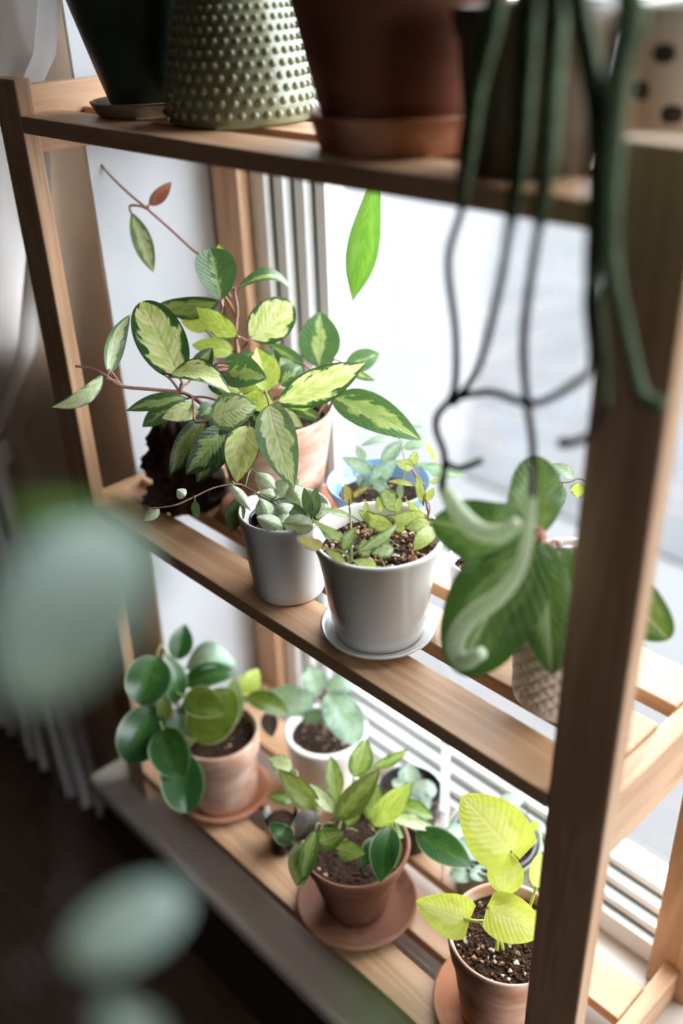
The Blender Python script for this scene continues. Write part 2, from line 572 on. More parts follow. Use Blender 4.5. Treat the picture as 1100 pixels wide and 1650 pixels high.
BLUEGREEN = leaf_mat('blue_green', (0.20, 0.32, 0.26), (0.34, 0.46, 0.40), amount=0.5, blotch=0.3, trans=0.2, rough=0.3, coat=0.4)
MIDGREEN = leaf_mat('soft_mid_green', (0.09, 0.18, 0.035), (0.30, 0.40, 0.13), amount=0.6, blotch=0.5, trans=0.35, rib=(0.45, 0.5, 0.3))
OLIVE = leaf_mat('olive_brown', (0.10, 0.13, 0.03), (0.26, 0.31, 0.09), amount=0.5, blotch=0.5, trans=0.3)
PURPLE = leaf_mat('dark_purple_leaf', (0.055, 0.04, 0.04), (0.10, 0.08, 0.06), amount=0.4, trans=0.2)
NEON = leaf_mat('neon_lime', (0.55, 0.63, 0.10), (0.68, 0.74, 0.24), amount=0.5, blotch=0.35, trans=0.45, rough=0.38, coat=0.1,
                rib=(0.74, 0.76, 0.26), veins=0.5, vary=0.3)
FUZZY = leaf_mat('thick_ribbed_green', (0.05, 0.12, 0.025), (0.13, 0.22, 0.07), amount=0.45, blotch=0.5, trans=0.15, rough=0.35,
                 coat=0.25, rib=(0.36, 0.44, 0.28), veins=0.8)
TEAL = leaf_mat('near_sky_sheen', (0.42, 0.58, 0.53), (0.54, 0.69, 0.65), amount=0.5, blotch=0.3, trans=0.25, rough=0.3, coat=0.3, vary=0.1)  # sky reflection on the near leaves put into a teal colour
FGREEN = leaf_mat('near_green', (0.12, 0.24, 0.07), (0.2, 0.34, 0.12), amount=0.4, trans=0.35)
STRAP = leaf_mat('strap_green', (0.055, 0.15, 0.022), (0.09, 0.21, 0.03), amount=0.5, blotch=0.3, trans=0.55)


def gap_glass(name, tint=(0.96, 0.98, 0.98), fac=0.06):
    m, nt, N, Lk, b = new_mat(name)
    t = N.new('ShaderNodeBsdfTransparent')
    t.inputs[0].default_value = c4(tint)
    g = N.new('ShaderNodeBsdfGlossy')
    g.inputs['Roughness'].default_value = 0.02
    fr = N.new('ShaderNodeFresnel')
    fr.inputs['IOR'].default_value = 1.45
    mx = N.new('ShaderNodeMixShader')
    Lk.new(fr.outputs[0], mx.inputs[0])
    Lk.new(t.outputs[0], mx.inputs[1])
    Lk.new(g.outputs[0], mx.inputs[2])
    Lk.new(mx.outputs[0], N['Material Output'].inputs['Surface'])
    return m


M_GLASS = gap_glass('window_glass')
M_CLEAR = gap_glass('clear_plastic', (0.90, 0.93, 0.93))


def curtain_mat():
    m, nt, N, Lk, b = new_mat('sheer_white_curtain')
    tc = N.new('ShaderNodeTexCoord')
    w = N.new('ShaderNodeTexNoise')
    w.inputs['Scale'].default_value = 500
    Lk.new(tc.outputs['Object'], w.inputs['Vector'])
    bp = N.new('ShaderNodeBump')
    bp.inputs['Strength'].default_value = 0.2
    bp.inputs['Distance'].default_value = 0.001
    Lk.new(w.outputs['Fac'], bp.inputs['Height'])
    b.inputs['Base Color'].default_value = (0.86, 0.85, 0.85, 1)
    b.inputs['Roughness'].default_value = 0.9
    Lk.new(bp.outputs['Normal'], b.inputs['Normal'])
    tr = N.new('ShaderNodeBsdfTranslucent')
    tr.inputs[0].default_value = (0.75, 0.74, 0.75, 1)
    mx = N.new('ShaderNodeMixShader')
    mx.inputs[0].default_value = 0.32
    Lk.new(b.outputs[0], mx.inputs[1])
    Lk.new(tr.outputs[0], mx.inputs[2])
    Lk.new(mx.outputs[0], N['Material Output'].inputs['Surface'])
    return m


M_CURTAIN = curtain_mat()

# ------------------------------------------------------------------ the room
RX0, RX1, RY0, RZ1 = -2.2, 3.2, -5.0, 2.6
WALLY = 0.115                                  # room face of the window wall; the window sits in a niche
OUT = 0.50
struct(box('floor', RX0, RX1, RY0, OUT, -0.1, 0.0, M_FLOOR, bev=0))
struct(box('ceiling', RX0, RX1, RY0, OUT, RZ1, RZ1 + 0.1, M_CEIL, bev=0))
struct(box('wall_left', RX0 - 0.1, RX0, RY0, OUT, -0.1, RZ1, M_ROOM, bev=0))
for nm_, ya_, yb_, za_, zb_ in (('wall_right', RY0, SIDE_FILL[0], -0.1, RZ1), ('wall_right_corner', SIDE_FILL[1], OUT, -0.1, RZ1),
                               ('wall_right_below', SIDE_FILL[0], SIDE_FILL[1], -0.1, SIDE_FILL[2]), ('wall_right_above', SIDE_FILL[0], SIDE_FILL[1], SIDE_FILL[3], RZ1)):
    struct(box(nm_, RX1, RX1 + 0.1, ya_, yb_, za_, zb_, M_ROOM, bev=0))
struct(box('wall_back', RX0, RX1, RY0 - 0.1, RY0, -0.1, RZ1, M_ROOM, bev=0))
# window wall in four pieces round the niche; its left reveal is white plaster
struct(box('wall_window_left', RX0, LEFT_FILL[0], WALLY, OUT, 0, RZ1, M_TAUPE, bev=0))
struct(box('wall_pier', LEFT_FILL[1], WIN[0] - 0.004, WALLY, OUT, 0, RZ1, M_TAUPE, bev=0))
struct(box('wall_left_below', LEFT_FILL[0], LEFT_FILL[1], WALLY, OUT, 0, LEFT_FILL[2], M_TAUPE, bev=0))
struct(box('wall_left_above', LEFT_FILL[0], LEFT_FILL[1], WALLY, OUT, LEFT_FILL[3], RZ1, M_TAUPE, bev=0))
struct(box('wall_reveal', WIN[0] - 0.004, WIN[0], WALLY + 0.002, OUT, 0, WIN[3], M_WHITEWALL, bev=0))
struct(box('wall_window_right', WIN[1], RX1, WALLY, OUT, 0, RZ1, M_TAUPE, bev=0))
struct(box('wall_window_top', WIN[0] - 0.004, WIN[1], WALLY, OUT, WIN[3], RZ1, M_WHITEWALL, bev=0))
struct(box('wall_window_below', WIN[0], WIN[1], WY, OUT, 0, WIN[2], M_TAUPE, bev=0))
# painted ledge the shelving stands on
LZ = 0.435
ledge = struct(box('trim_1', -0.13, 2.6, -0.047, WALLY, LZ - 0.034, LZ, M_LEDGE, bev=0.012, seg=4))
struct(box('trim_3', -0.10, 2.6, 0.03, WALLY, 0.0, LZ - 0.034, plain('shadow_dark_panel', (0.05, 0.04, 0.033), 0.6, 0.3, 10, 0.1), bev=0))  # recessed base; shadow under the ledge put into its dark colour
struct(box('trim_2', WIN[0], WIN[1], WALLY - 0.012, WY, LZ - 0.06, LZ - 0.0005, M_LEDGE, bev=0))

# window: outer frame, sash, seals, panes
win = bpy.data.objects.new('window_1', None)
COL.objects.link(win)
win.location = (0.5, WY, WIN[2])
struct(win)
x0, x1, z0, z1 = WIN
GLX0, GLZ0 = 0.105, 0.535
f = 0.045
xa, za = 0.030, z0 + 0.040
XE, ZE = x1 - 0.08, z1 - 0.07
box('frame', x0, xa, WY, WY + 0.10, z0, z1, M_FRAME, win)
box('frame', XE, x1, WY, WY + 0.10, z0, z1, M_FRAME, win)
box('frame', xa, XE, WY, WY + 0.10, z0, za, M_FRAME, win)
box('frame', xa, XE, WY, WY + 0.10, ZE, z1, M_FRAME, win)
for k in range(3):                                  # stepped sash profile with a dark seal in each corner
    st, yy = 0.024, WY + 0.014 + 0.018 * k
    box('sash', xa + st * k, xa + st * (k + 1), yy, WY + 0.09, za + 0.018 * k, ZE, M_FRAME, win, bev=0.001)
    box('sash', xa + st * (k + 1), XE, yy, WY + 0.09, za + 0.018 * k, za + 0.018 * (k + 1), M_FRAME, win, bev=0.001)
    box('seal', xa + st * k, xa + st * k + 0.0035, yy - 0.002, yy + 0.004, za + 0.018 * k, ZE, M_SEAL, win, bev=0)
    box('seal', xa + st * k, XE, yy - 0.002, yy + 0.004, za + 0.018 * k, za + 0.018 * k + 0.0035, M_SEAL, win, bev=0)
xa, za = xa + 0.072 - 0.062, za + 0.054 - 0.048
win_left_fill = bpy.data.objects.new('left_fill_window', None)  # added window behind the curtain, there to brighten it
COL.objects.link(win_left_fill)
win_left_fill.location = (LEFT_FILL[0], WY, LEFT_FILL[2])
struct(win_left_fill)
for xa_, xb_, zc_, zd_ in ((LEFT_FILL[0], LEFT_FILL[0] + .06, LEFT_FILL[2], LEFT_FILL[3]), (LEFT_FILL[1] - .06, LEFT_FILL[1], LEFT_FILL[2], LEFT_FILL[3]),
                           (LEFT_FILL[0] + .06, LEFT_FILL[1] - .06, LEFT_FILL[2], LEFT_FILL[2] + .06), (LEFT_FILL[0] + .06, LEFT_FILL[1] - .06, LEFT_FILL[3] - .06, LEFT_FILL[3])):
    box('frame', xa_, xb_, WY, WY + .08, zc_, zd_, M_FRAME, win_left_fill)
link('pane', [(LEFT_FILL[0] + .05, WY + .04, LEFT_FILL[2] + .05), (LEFT_FILL[1] - .05, WY + .04, LEFT_FILL[2] + .05), (LEFT_FILL[1] - .05, WY + .04, LEFT_FILL[3] - .05), (LEFT_FILL[0] + .05, WY + .04, LEFT_FILL[3] - .05)],
     [(0, 1, 2, 3)], M_GLASS, win_left_fill, smooth=False)
win_side_fill = bpy.data.objects.new('side_fill_window', None)  # added side window out of view, fill for the pots
COL.objects.link(win_side_fill)
win_side_fill.location = (RX1, SIDE_FILL[0], SIDE_FILL[2])
struct(win_side_fill)
for ya_, yb_, zc_, zd_ in ((SIDE_FILL[0], SIDE_FILL[0] + .07, SIDE_FILL[2], SIDE_FILL[3]), (SIDE_FILL[1] - .07, SIDE_FILL[1], SIDE_FILL[2], SIDE_FILL[3]),
                           (SIDE_FILL[0] + .07, SIDE_FILL[1] - .07, SIDE_FILL[2], SIDE_FILL[2] + .07), (SIDE_FILL[0] + .07, SIDE_FILL[1] - .07, SIDE_FILL[3] - .07, SIDE_FILL[3])):
    box('frame', RX1 + 0.01, RX1 + 0.08, ya_, yb_, zc_, zd_, M_FRAME, win_side_fill)
link('pane', [(RX1 + .05, SIDE_FILL[0] + .06, SIDE_FILL[2] + .06), (RX1 + .05, SIDE_FILL[1] - .06, SIDE_FILL[2] + .06), (RX1 + .05, SIDE_FILL[1] - .06, SIDE_FILL[3] - .06), (RX1 + .05, SIDE_FILL[0] + .06, SIDE_FILL[3] - .06)],
     [(0, 1, 2, 3)], M_GLASS, win_side_fill, smooth=False)
link('pane', [(xa + 0.06, WY + 0.075, za + 0.046), (x1 - 0.08, WY + 0.075, za + 0.046), (x1 - 0.08, WY + 0.075, z1 - 0.07), (xa + 0.06, WY + 0.075, z1 - 0.07)],
     [(0, 1, 2, 3)], M_GLASS, win, smooth=False)


# outside: snowy pale yard with a worn grey path
def ground_mat(name, a, b_, s):
    m, nt, N, Lk, b = new_mat(name)
    tc = N.new('ShaderNodeTexCoord')
    no = N.new('ShaderNodeTexNoise')
    no.inputs['Scale'].default_value = s
    no.inputs['Detail'].default_value = 7
    Lk.new(tc.outputs['Object'], no.inputs['Vector'])
    r = N.new('ShaderNodeValToRGB')
    r.color_ramp.elements[0].position = 0.35
    r.color_ramp.elements[1].position = 0.65
    r.color_ramp.elements[0].color = c4(a)
    r.color_ramp.elements[1].color = c4(b_)
    Lk.new(no.outputs['Fac'], r.inputs['Fac'])
    Lk.new(r.outputs['Color'], b.inputs['Base Color'])
    b.inputs['Roughness'].default_value = 0.95
    b.inputs['Specular IOR Level'].default_value = 0.05
    return m


struct(box('ground', -40, 40, -30, 60, -0.6, -0.3, ground_mat('pale_yard', (0.092, 0.093, 0.097), (0.105, 0.106, 0.109), 0.8), bev=0))
pq = [(-1.25, 2.4), (-4.9, 7.4), (-1.0, 9.0), (4.0, 9.0), (4.0, 2.4)]
n_ = len(pq)
struct(link('ground_path', [(a, b_, z) for z in (-0.305, -0.285) for a, b_ in pq],
            [tuple(range(2 * n_ - 1, n_ - 1, -1)), tuple(range(n_))] + [(k, (k + 1) % n_, n_ + (k + 1) % n_, n_ + k) for k in range(n_)],
            ground_mat('grey_paving', (0.062, 0.064, 0.068), (0.078, 0.079, 0.082), 3.0), smooth=False))

# ------------------------------------------------------------------ shelving unit
PW, PT, PTOP = 0.059, 0.0205, 1.58
SX0, SX1 = 0.0, 0.783
BY = 0.306
SHZ = (0.500, 1.0219, 1.541)
PLK = ((0.0, 0.0614), (0.0951, 0.1521), (0.1865, 0.2497))
unit = thing('shelving_unit', (0.4, 0.15, LZ), 'slatted pine shelving unit with three shelves standing before the window', 'shelving unit')
for px in (SX0 - PW, SX1):
    for py in (0.0, BY):
        box('post', px, px + PW, py, py + PT, LZ, PTOP, WZ, unit, bev=0.002)
RI0, RI1 = SX0 - 0.022, SX1 + 0.023                # inner faces of the side rails
for i, z in enumerate(SHZ):
    za_, zb_ = (z - 0.085, z - 0.004) if i < 2 else (z - 0.046, z + 0.030)
    za_ = max(za_, LZ + 0.001)
    for px in (RI0 - 0.021, RI1):
        box('rail', px, px + 0.021, PT, BY, za_, zb_, WYm, unit)


def notched_plank(z, parent):
    # front plank: full length behind the posts, its front strip fits between them
    x0_, x1_, y1_, yn = RI0, RI1, PLK[0][1], PT + 0.0006
    ol = [(SX0 + .0005, 0), (SX1 - .0005, 0), (SX1 - .0005, yn), (x1_ - .0004, yn), (x1_ - .0004, y1_), (x0_ + .0004, y1_), (x0_ + .0004, yn), (SX0 + .0005, yn)]
    n = len(ol)
    bm = bmesh.new()
    lo = [bm.verts.new((a, b_, z - 0.019)) for a, b_ in ol]
    hi = [bm.verts.new((a, b_, z)) for a, b_ in ol]
    bm.faces.new(hi)
    bm.faces.new(list(reversed(lo)))
    for k in range(n):
        bm.faces.new((lo[k], lo[(k + 1) % n], hi[(k + 1) % n], hi[k]))
    bmesh.ops.bevel(bm, geom=list(bm.edges), offset=0.0014, segments=2, affect='EDGES', profile=0.5)
    bmesh.ops.triangulate(bm, faces=[f_ for f_ in bm.faces if len(f_.verts) > 4])
    bm.verts.index_update()
    vs = [v.co.copy() for v in bm.verts]
    fs = [[v.index for v in f_.verts] for f_ in bm.faces]
    bm.free()
    return link('plank', vs, fs, WX, parent, smooth=False)


for i, z in enumerate(SHZ):
    sh = bpy.data.objects.new('shelf', None)
    COL.objects.link(sh)
    sh.parent = unit
    sh.location = Vector((0.4, 0.12, z)) - Vector(unit.location)
    notched_plank(z, sh)
    for (a, b_) in PLK[1:]:
        box('plank', RI0 + 0.0004, RI1 - 0.0004, a, b_, z - 0.019, z, WX, sh, bev=0.0015)


# ------------------------------------------------------------------ curtain
def interp(tbl, z):
    for (z0_, a), (z1_, b_) in zip(tbl, tbl[1:]):
        if z0_ >= z >= z1_:
            t = (z0_ - z) / (z0_ - z1_)
            return a + (b_ - a) * t
    return tbl[-1][1] if z < tbl[-1][0] else tbl[0][1]


def curtain():
    right = [(2.45, 0.05), (1.80, 0.03), (1.66, 0.026), (1.60, -0.01), (1.56, -0.066), (1.48, -0.070), (1.38, -0.11), (1.18, -0.235),
             (0.95, -0.47), (0.90, -0.49), (0.7, -0.45), (0.5, -0.41), (0.1, -0.36)]
    left = [(2.45, -1.1), (1.5, -1.0), (0.95, -0.66), (0.90, -0.65), (0.5, -0.78), (0.1, -0.85)]
    nz, nx = 90, 110
    vs, fs = [], []
    for j in range(nz + 1):
        z = 2.45 - (2.45 - 0.06) * j / nz
        xr, xl = interp(right, z), interp(left, z)
        for i in range(nx + 1):
            s = i / nx
            amp = 0.028 * min(1, (xr - xl) / 0.5 + 0.4) * min(1.0, 0.35 + 3 * (1 - s))
            ph = s * 2 * math.pi * 9 + 0.8 * math.sin(z * 3 + s * 5)
            y = 0.070 + amp * math.sin(ph) + 0.006 * math.sin(2.3 * ph + z * 4)
            vs.append((xl + (xr - xl) * s, min(y, 0.108), z))
    for j in range(nz):
        for i in range(nx):
            a = j * (nx + 1) + i
            fs.append((a, a + 1, a + nx + 2, a + nx + 1))
    t = thing('curtain', (-0.6, 0.08, 0.0), 'white gathered curtain swept aside beside the left end of the shelving', 'curtain')
    link('drape', vs, fs, M_CURTAIN, t)
    # tie-back band and rod
    vs, fs = [], []
    n = 40
    for j, z in enumerate((0.90, 0.95)):
        for k in range(n):
            a = 2 * math.pi * k / n
            vs.append((-0.565 + 0.105 * math.cos(a), 0.062 + 0.05 * math.sin(a), z))
    for k in range(n):
        fs.append((k, (k + 1) % n, n + (k + 1) % n, n + k))
    link('tie_back', vs, fs, M_CURTAIN, t)
    tube('rod', [(-1.25, 0.07, 2.46, .012), (0, 0.07, 2.46, .012), (2.4, 0.07, 2.46, .012)], M_DARKPOT, t)


curtain()


# ------------------------------------------------------------------ pots
def pot_profile(r0, r1, h, rimh=0.0, rimt=0.0, t=0.005, foot=0.0, depth_in=None):
    """outer wall from base radius r0 to top radius r1, optional collar, then the inside"""
    di = depth_in if depth_in is not None else h * 0.55
    p = [(r0 * 0.6, 0.0), (r0 - 0.003, 0.0), (r0, 0.003)]
    if rimh:
        rr = r0 + (r1 - rimt - r0) * (h - rimh) / h
        p += [(r0 + (rr - r0) * 0.33, (h - rimh) * 0.33), (r0 + (rr - r0) * 0.66, (h - rimh) * 0.66), (rr, h - rimh - 0.001), (rr + rimt, h - rimh + 0.002)]
    else:
        p += [(r0 + (r1 - r0) * k, h * k) for k in (0.25, 0.5, 0.75)]
    p += [(r1, h - 0.003), (r1 - 0.0015, h), (r1 - t + 0.0015, h), (r1 - t, h - 0.003)]
    rb = r1 - t - (r1 - r0) * di / h
    p += [(rb, h - di), (rb * 0.5, h - di)]
    return p


def soil(c, r, z, parent, seed, crumbs=260, white=0.10, chips=0.08, size=1.0):
    rnd = random.Random(seed)
    vs, fs, fm = [], [], []
    nr, na = 9, 36
    vs.append((c[0], c[1], z + 0.002))
    for i in range(1, nr + 1):
        for k in range(na):
            a = 2 * math.pi * k / na
            rr = r * i / nr
            p = Vector((c[0] + rr * math.cos(a), c[1] + rr * math.sin(a), z))
            p.z += (mnoise.noise(p * 90) * 0.004 + mnoise.noise(p * 30) * 0.003) * (1 if i < nr else 0.2)
            vs.append(p)
    for k in range(na):
        fs.append((0, 1 + k, 1 + (k + 1) % na))
        fm.append(0)
    for i in range(nr - 1):
        for k in range(na):
            a, b_ = 1 + i * na + k, 1 + i * na + (k + 1) % na
            fs.append((a, a + na, b_ + na, b_))
            fm.append(0)
    so = link('soil', vs, fs, M_SOIL, parent, mats=[M_SOIL], fmat=fm)
    vs, fs, fm = [], [], []
    octa = [(1, 0, 0), (-1, 0, 0), (0, 1, 0), (0, -1, 0), (0, 0, 1), (0, 0, -1)]
    of = [(0, 2, 4), (2, 1, 4), (1, 3, 4), (3, 0, 4), (2, 0, 5), (1, 2, 5), (3, 1, 5), (0, 3, 5)]
    for _ in range(crumbs):
        a, rr = rnd.uniform(0, 2 * math.pi), r * 0.96 * math.sqrt(rnd.random())
        q = rnd.random()
        kind = 1 if q < white else (2 if q < white + chips else 0)
        s = rnd.uniform(0.0012, 0.0032) * size * (1.25 if kind else 1.0)
        ce = Vector((c[0] + rr * math.cos(a), c[1] + rr * math.sin(a), z + 0.0012))
        rot = Matrix.Rotation(rnd.uniform(0, 6.28), 3, Vector((rnd.random(), rnd.random(), rnd.random() + 0.01)).normalized())
        st = Vector((rnd.uniform(.7, 1.5), rnd.uniform(.6, 1.1), rnd.uniform(.4, .9)))
        b0 = len(vs)
        for o in octa:
            vs.append(ce + rot @ Vector((o[0] * s * st.x * rnd.uniform(.8, 1.2), o[1] * s * st.y, o[2] * s * st.z)))
        for t in of:
            fs.append(tuple(b0 + i for i in t))
            fm.append(kind)
    cr = link('soil_crumbs', vs, fs, M_SOIL2, parent, smooth=False, mats=[M_SOIL2, M_PERLITE, M_CHIP], fmat=fm)
    cr['kind'] = 'stuff'
    return so


def saucer(c, r, h, mat, label, t=0.005, name='saucer', rb=None):
    rb = rb or r * 0.82
    prof = [(rb * 0.7, 0.0), (rb, 0.0), (rb + 0.004, 0.002), (r - 0.001, h - 0.003), (r, h - 0.001), (r - t * 0.5, h), (r - t, h - 0.002),
            (rb - t * 0.4, t), (rb * 0.5, t)]
    o = thing(name, c, label, 'saucer')
    lathe('dish', c, prof, mat, o)
    return o


# ------------------------------------------------------------------ leaves
def _beta(a, b_):
    um = a / (a + b_)
    k = um ** a * (1 - um) ** b_
    return lambda u: (u ** a * (1 - u) ** b_) / k if 0 < u < 1 else 0.0


SHAPES = {
    'ovate': _beta(0.64, 0.86),
    'oval': _beta(0.52, 0.52),
    'lance': _beta(0.85, 0.98),
    'obovate': _beta(0.70, 0.50),
    'heart': lambda u: (math.sin(math.pi * min(1.0, (u * 0.93 + 0.07) ** 0.62))) ** 0.62 if 0 < u < 1 else 0.0,
    'strap': lambda u: (0.35 + 0.65 * math.sin(math.pi * min(1, u * 0.95 + 0.05) ** 1.3)) * (1 - u ** 8) if 0 <= u < 1 else 0.0,
}
LEAVES = {'n': 0}


def leaf(parent, base, tip, w, nrm, mat, bend=0.10, fold=0.15, shape='ovate', curl=0.0, wave=0.0, nu=18, nv=6, twist=0.0, name='leaf', lobe=0.0, puff=0.0):
    """a blade from base to tip; w full width (m), nrm the way its face looks"""
    a = tip - base
    Ln = a.length
    t = a.normalized()
    n = (nrm - t * nrm.dot(t)).normalized()
    prof = SHAPES[shape]
    vs, uvs, fs = [], [], []
    for i in range(nu + 1):
        u = 0.5 - 0.5 * math.cos(math.pi * i / nu)
        tw = twist * (u - 0.5)
        nn = n * math.cos(tw) + t.cross(n) * math.sin(tw)
        ss = t.cross(nn)
        c = base + a * u + n * (bend * Ln * 4 * u * (1 - u)) - n * (curl * Ln * max(0, u - 0.55) ** 2 * 4)
        hw = 0.5 * w * (prof(u) if 0 < i < nu else 0.02)
        for j in range(nv + 1):
            v = -1 + 2 * j / nv
            back = -lobe * w * abs(v) ** 1.5 * max(0.0, 1 - u * 3.2)
            d = fold * abs(v) * hw + 0.22 * fold * v * v * hw
            d += wave * w * math.sin(u * 13 + (1.7 if v > 0 else 0)) * v * v
            d += puff * w * math.sin(abs(v) * math.pi * 1.0) * math.sin(math.pi * u) * 0.5
            vs.append(c + ss * (v * hw) + nn * d + t * back)
            uvs.append((u, j / nv))
    for i in range(nu):
        for j in range(nv):
            k = i * (nv + 1) + j
            fs.append((k, k + 1, k + nv + 2, k + nv + 1))
    LEAVES['n'] += 1
    return link(name, vs, fs, mat, parent, uvs=uvs)


def rows(parent, D0, table, anchors, stem_mat, pr=0.0012, maxpet=0.09):
    """table rows: bu, bv, bd, tu, tv, td, width_px, roll, material, options; depths are cm offsets from D0.
    Each leaf gets a petiole to the nearest anchor point."""
    anc = [P(u, v, D0 + d / 100) for (u, v, d) in anchors]
    for row in table:
        bu, bv, bd, tu, tv, td, wp, roll, mat = row[:9]
        opt = dict(row[9]) if len(row) > 9 else {}
        b = P(bu, bv, D0 + bd / 100)
        t = P(tu, tv, D0 + td / 100)
        mid = (b + t) / 2
        w = wp / FPX * depth(mid)
        view = (CAM_C - mid).normalized()
        ax = (t - b).normalized()
        n = (view - ax * view.dot(ax)).normalized()
        n = Matrix.Rotation(math.radians(roll), 3, ax) @ n
        pet = opt.pop('pet', True)
        lf = leaf(parent, b, t, w, n, mat, **opt)
        if pet and anc:
            q = min(anc, key=lambda p: (p - b).length)
            dist = (q - b).length
            if 0.003 < dist < maxpet:
                m1 = b + (b - t).normalized() * min(dist * 0.35, 0.02)
                m2 = q.lerp(m1, 0.5) + Vector((0, 0, 0.003))
                tube('petiole', [(*q, pr * 1.1), (*m2, pr), (*m1, pr), (*(b + (t - b) * 0.06), pr * 0.8)], stem_mat, lf, n=6, sub=3)


def stem(parent, D0, pts, mat, r, name='stem', n=8, r2=None):
    """pts [(u, v, d_cm)]"""
    q = []
    for i, (u, v, d) in enumerate(pts):
        rr = r + ((r2 if r2 is not None else r * 0.7) - r) * i / (len(pts) - 1)
        q.append((*P(u, v, D0 + d / 100), rr))
    return tube(name, q, mat, parent, n=n)


# ================================================================== MIDDLE SHELF
Z1 = SHZ[1]
# ---- large variegated hoya in a pale terracotta pot
hc = (0.215, 0.168, Z1 + 0.004)
saucer((hc[0], hc[1], Z1), 0.082, 0.018, M_TERRA_RED, 'terracotta saucer under the large variegated hoya on the middle shelf')
hoya = thing('potted_hoya', (hc[0], hc[1], Z1 + 0.006), 'large cream variegated hoya in a weathered terracotta pot on the middle shelf', 'potted plant')
hb = (hc[0], hc[1], Z1 + 0.006)
lathe('pot', hb, pot_profile(0.056, 0.080, 0.152, 0.0, 0.0, 0.007), M_TERRA, hoya)
soil(hb, 0.071, hb[2] + 0.135, hoya, 1, 220, 0.05)
D = 1.20
ANCH = [(400, 640, 0), (385, 600, -1), (380, 545, -1), (382, 500, 0), (378, 470, 0), (350, 650, -3), (310, 640, -5), (290, 632, -5), (240, 627, -6), (195, 622, -7), (440, 650, 1),
        (480, 645, 2), (520, 650, 3), (405, 670, -2), (430, 640, 1), (395, 560, 1), (500, 610, 5), (241, 340, 4), (240, 338, 4), (360, 475, 0)]
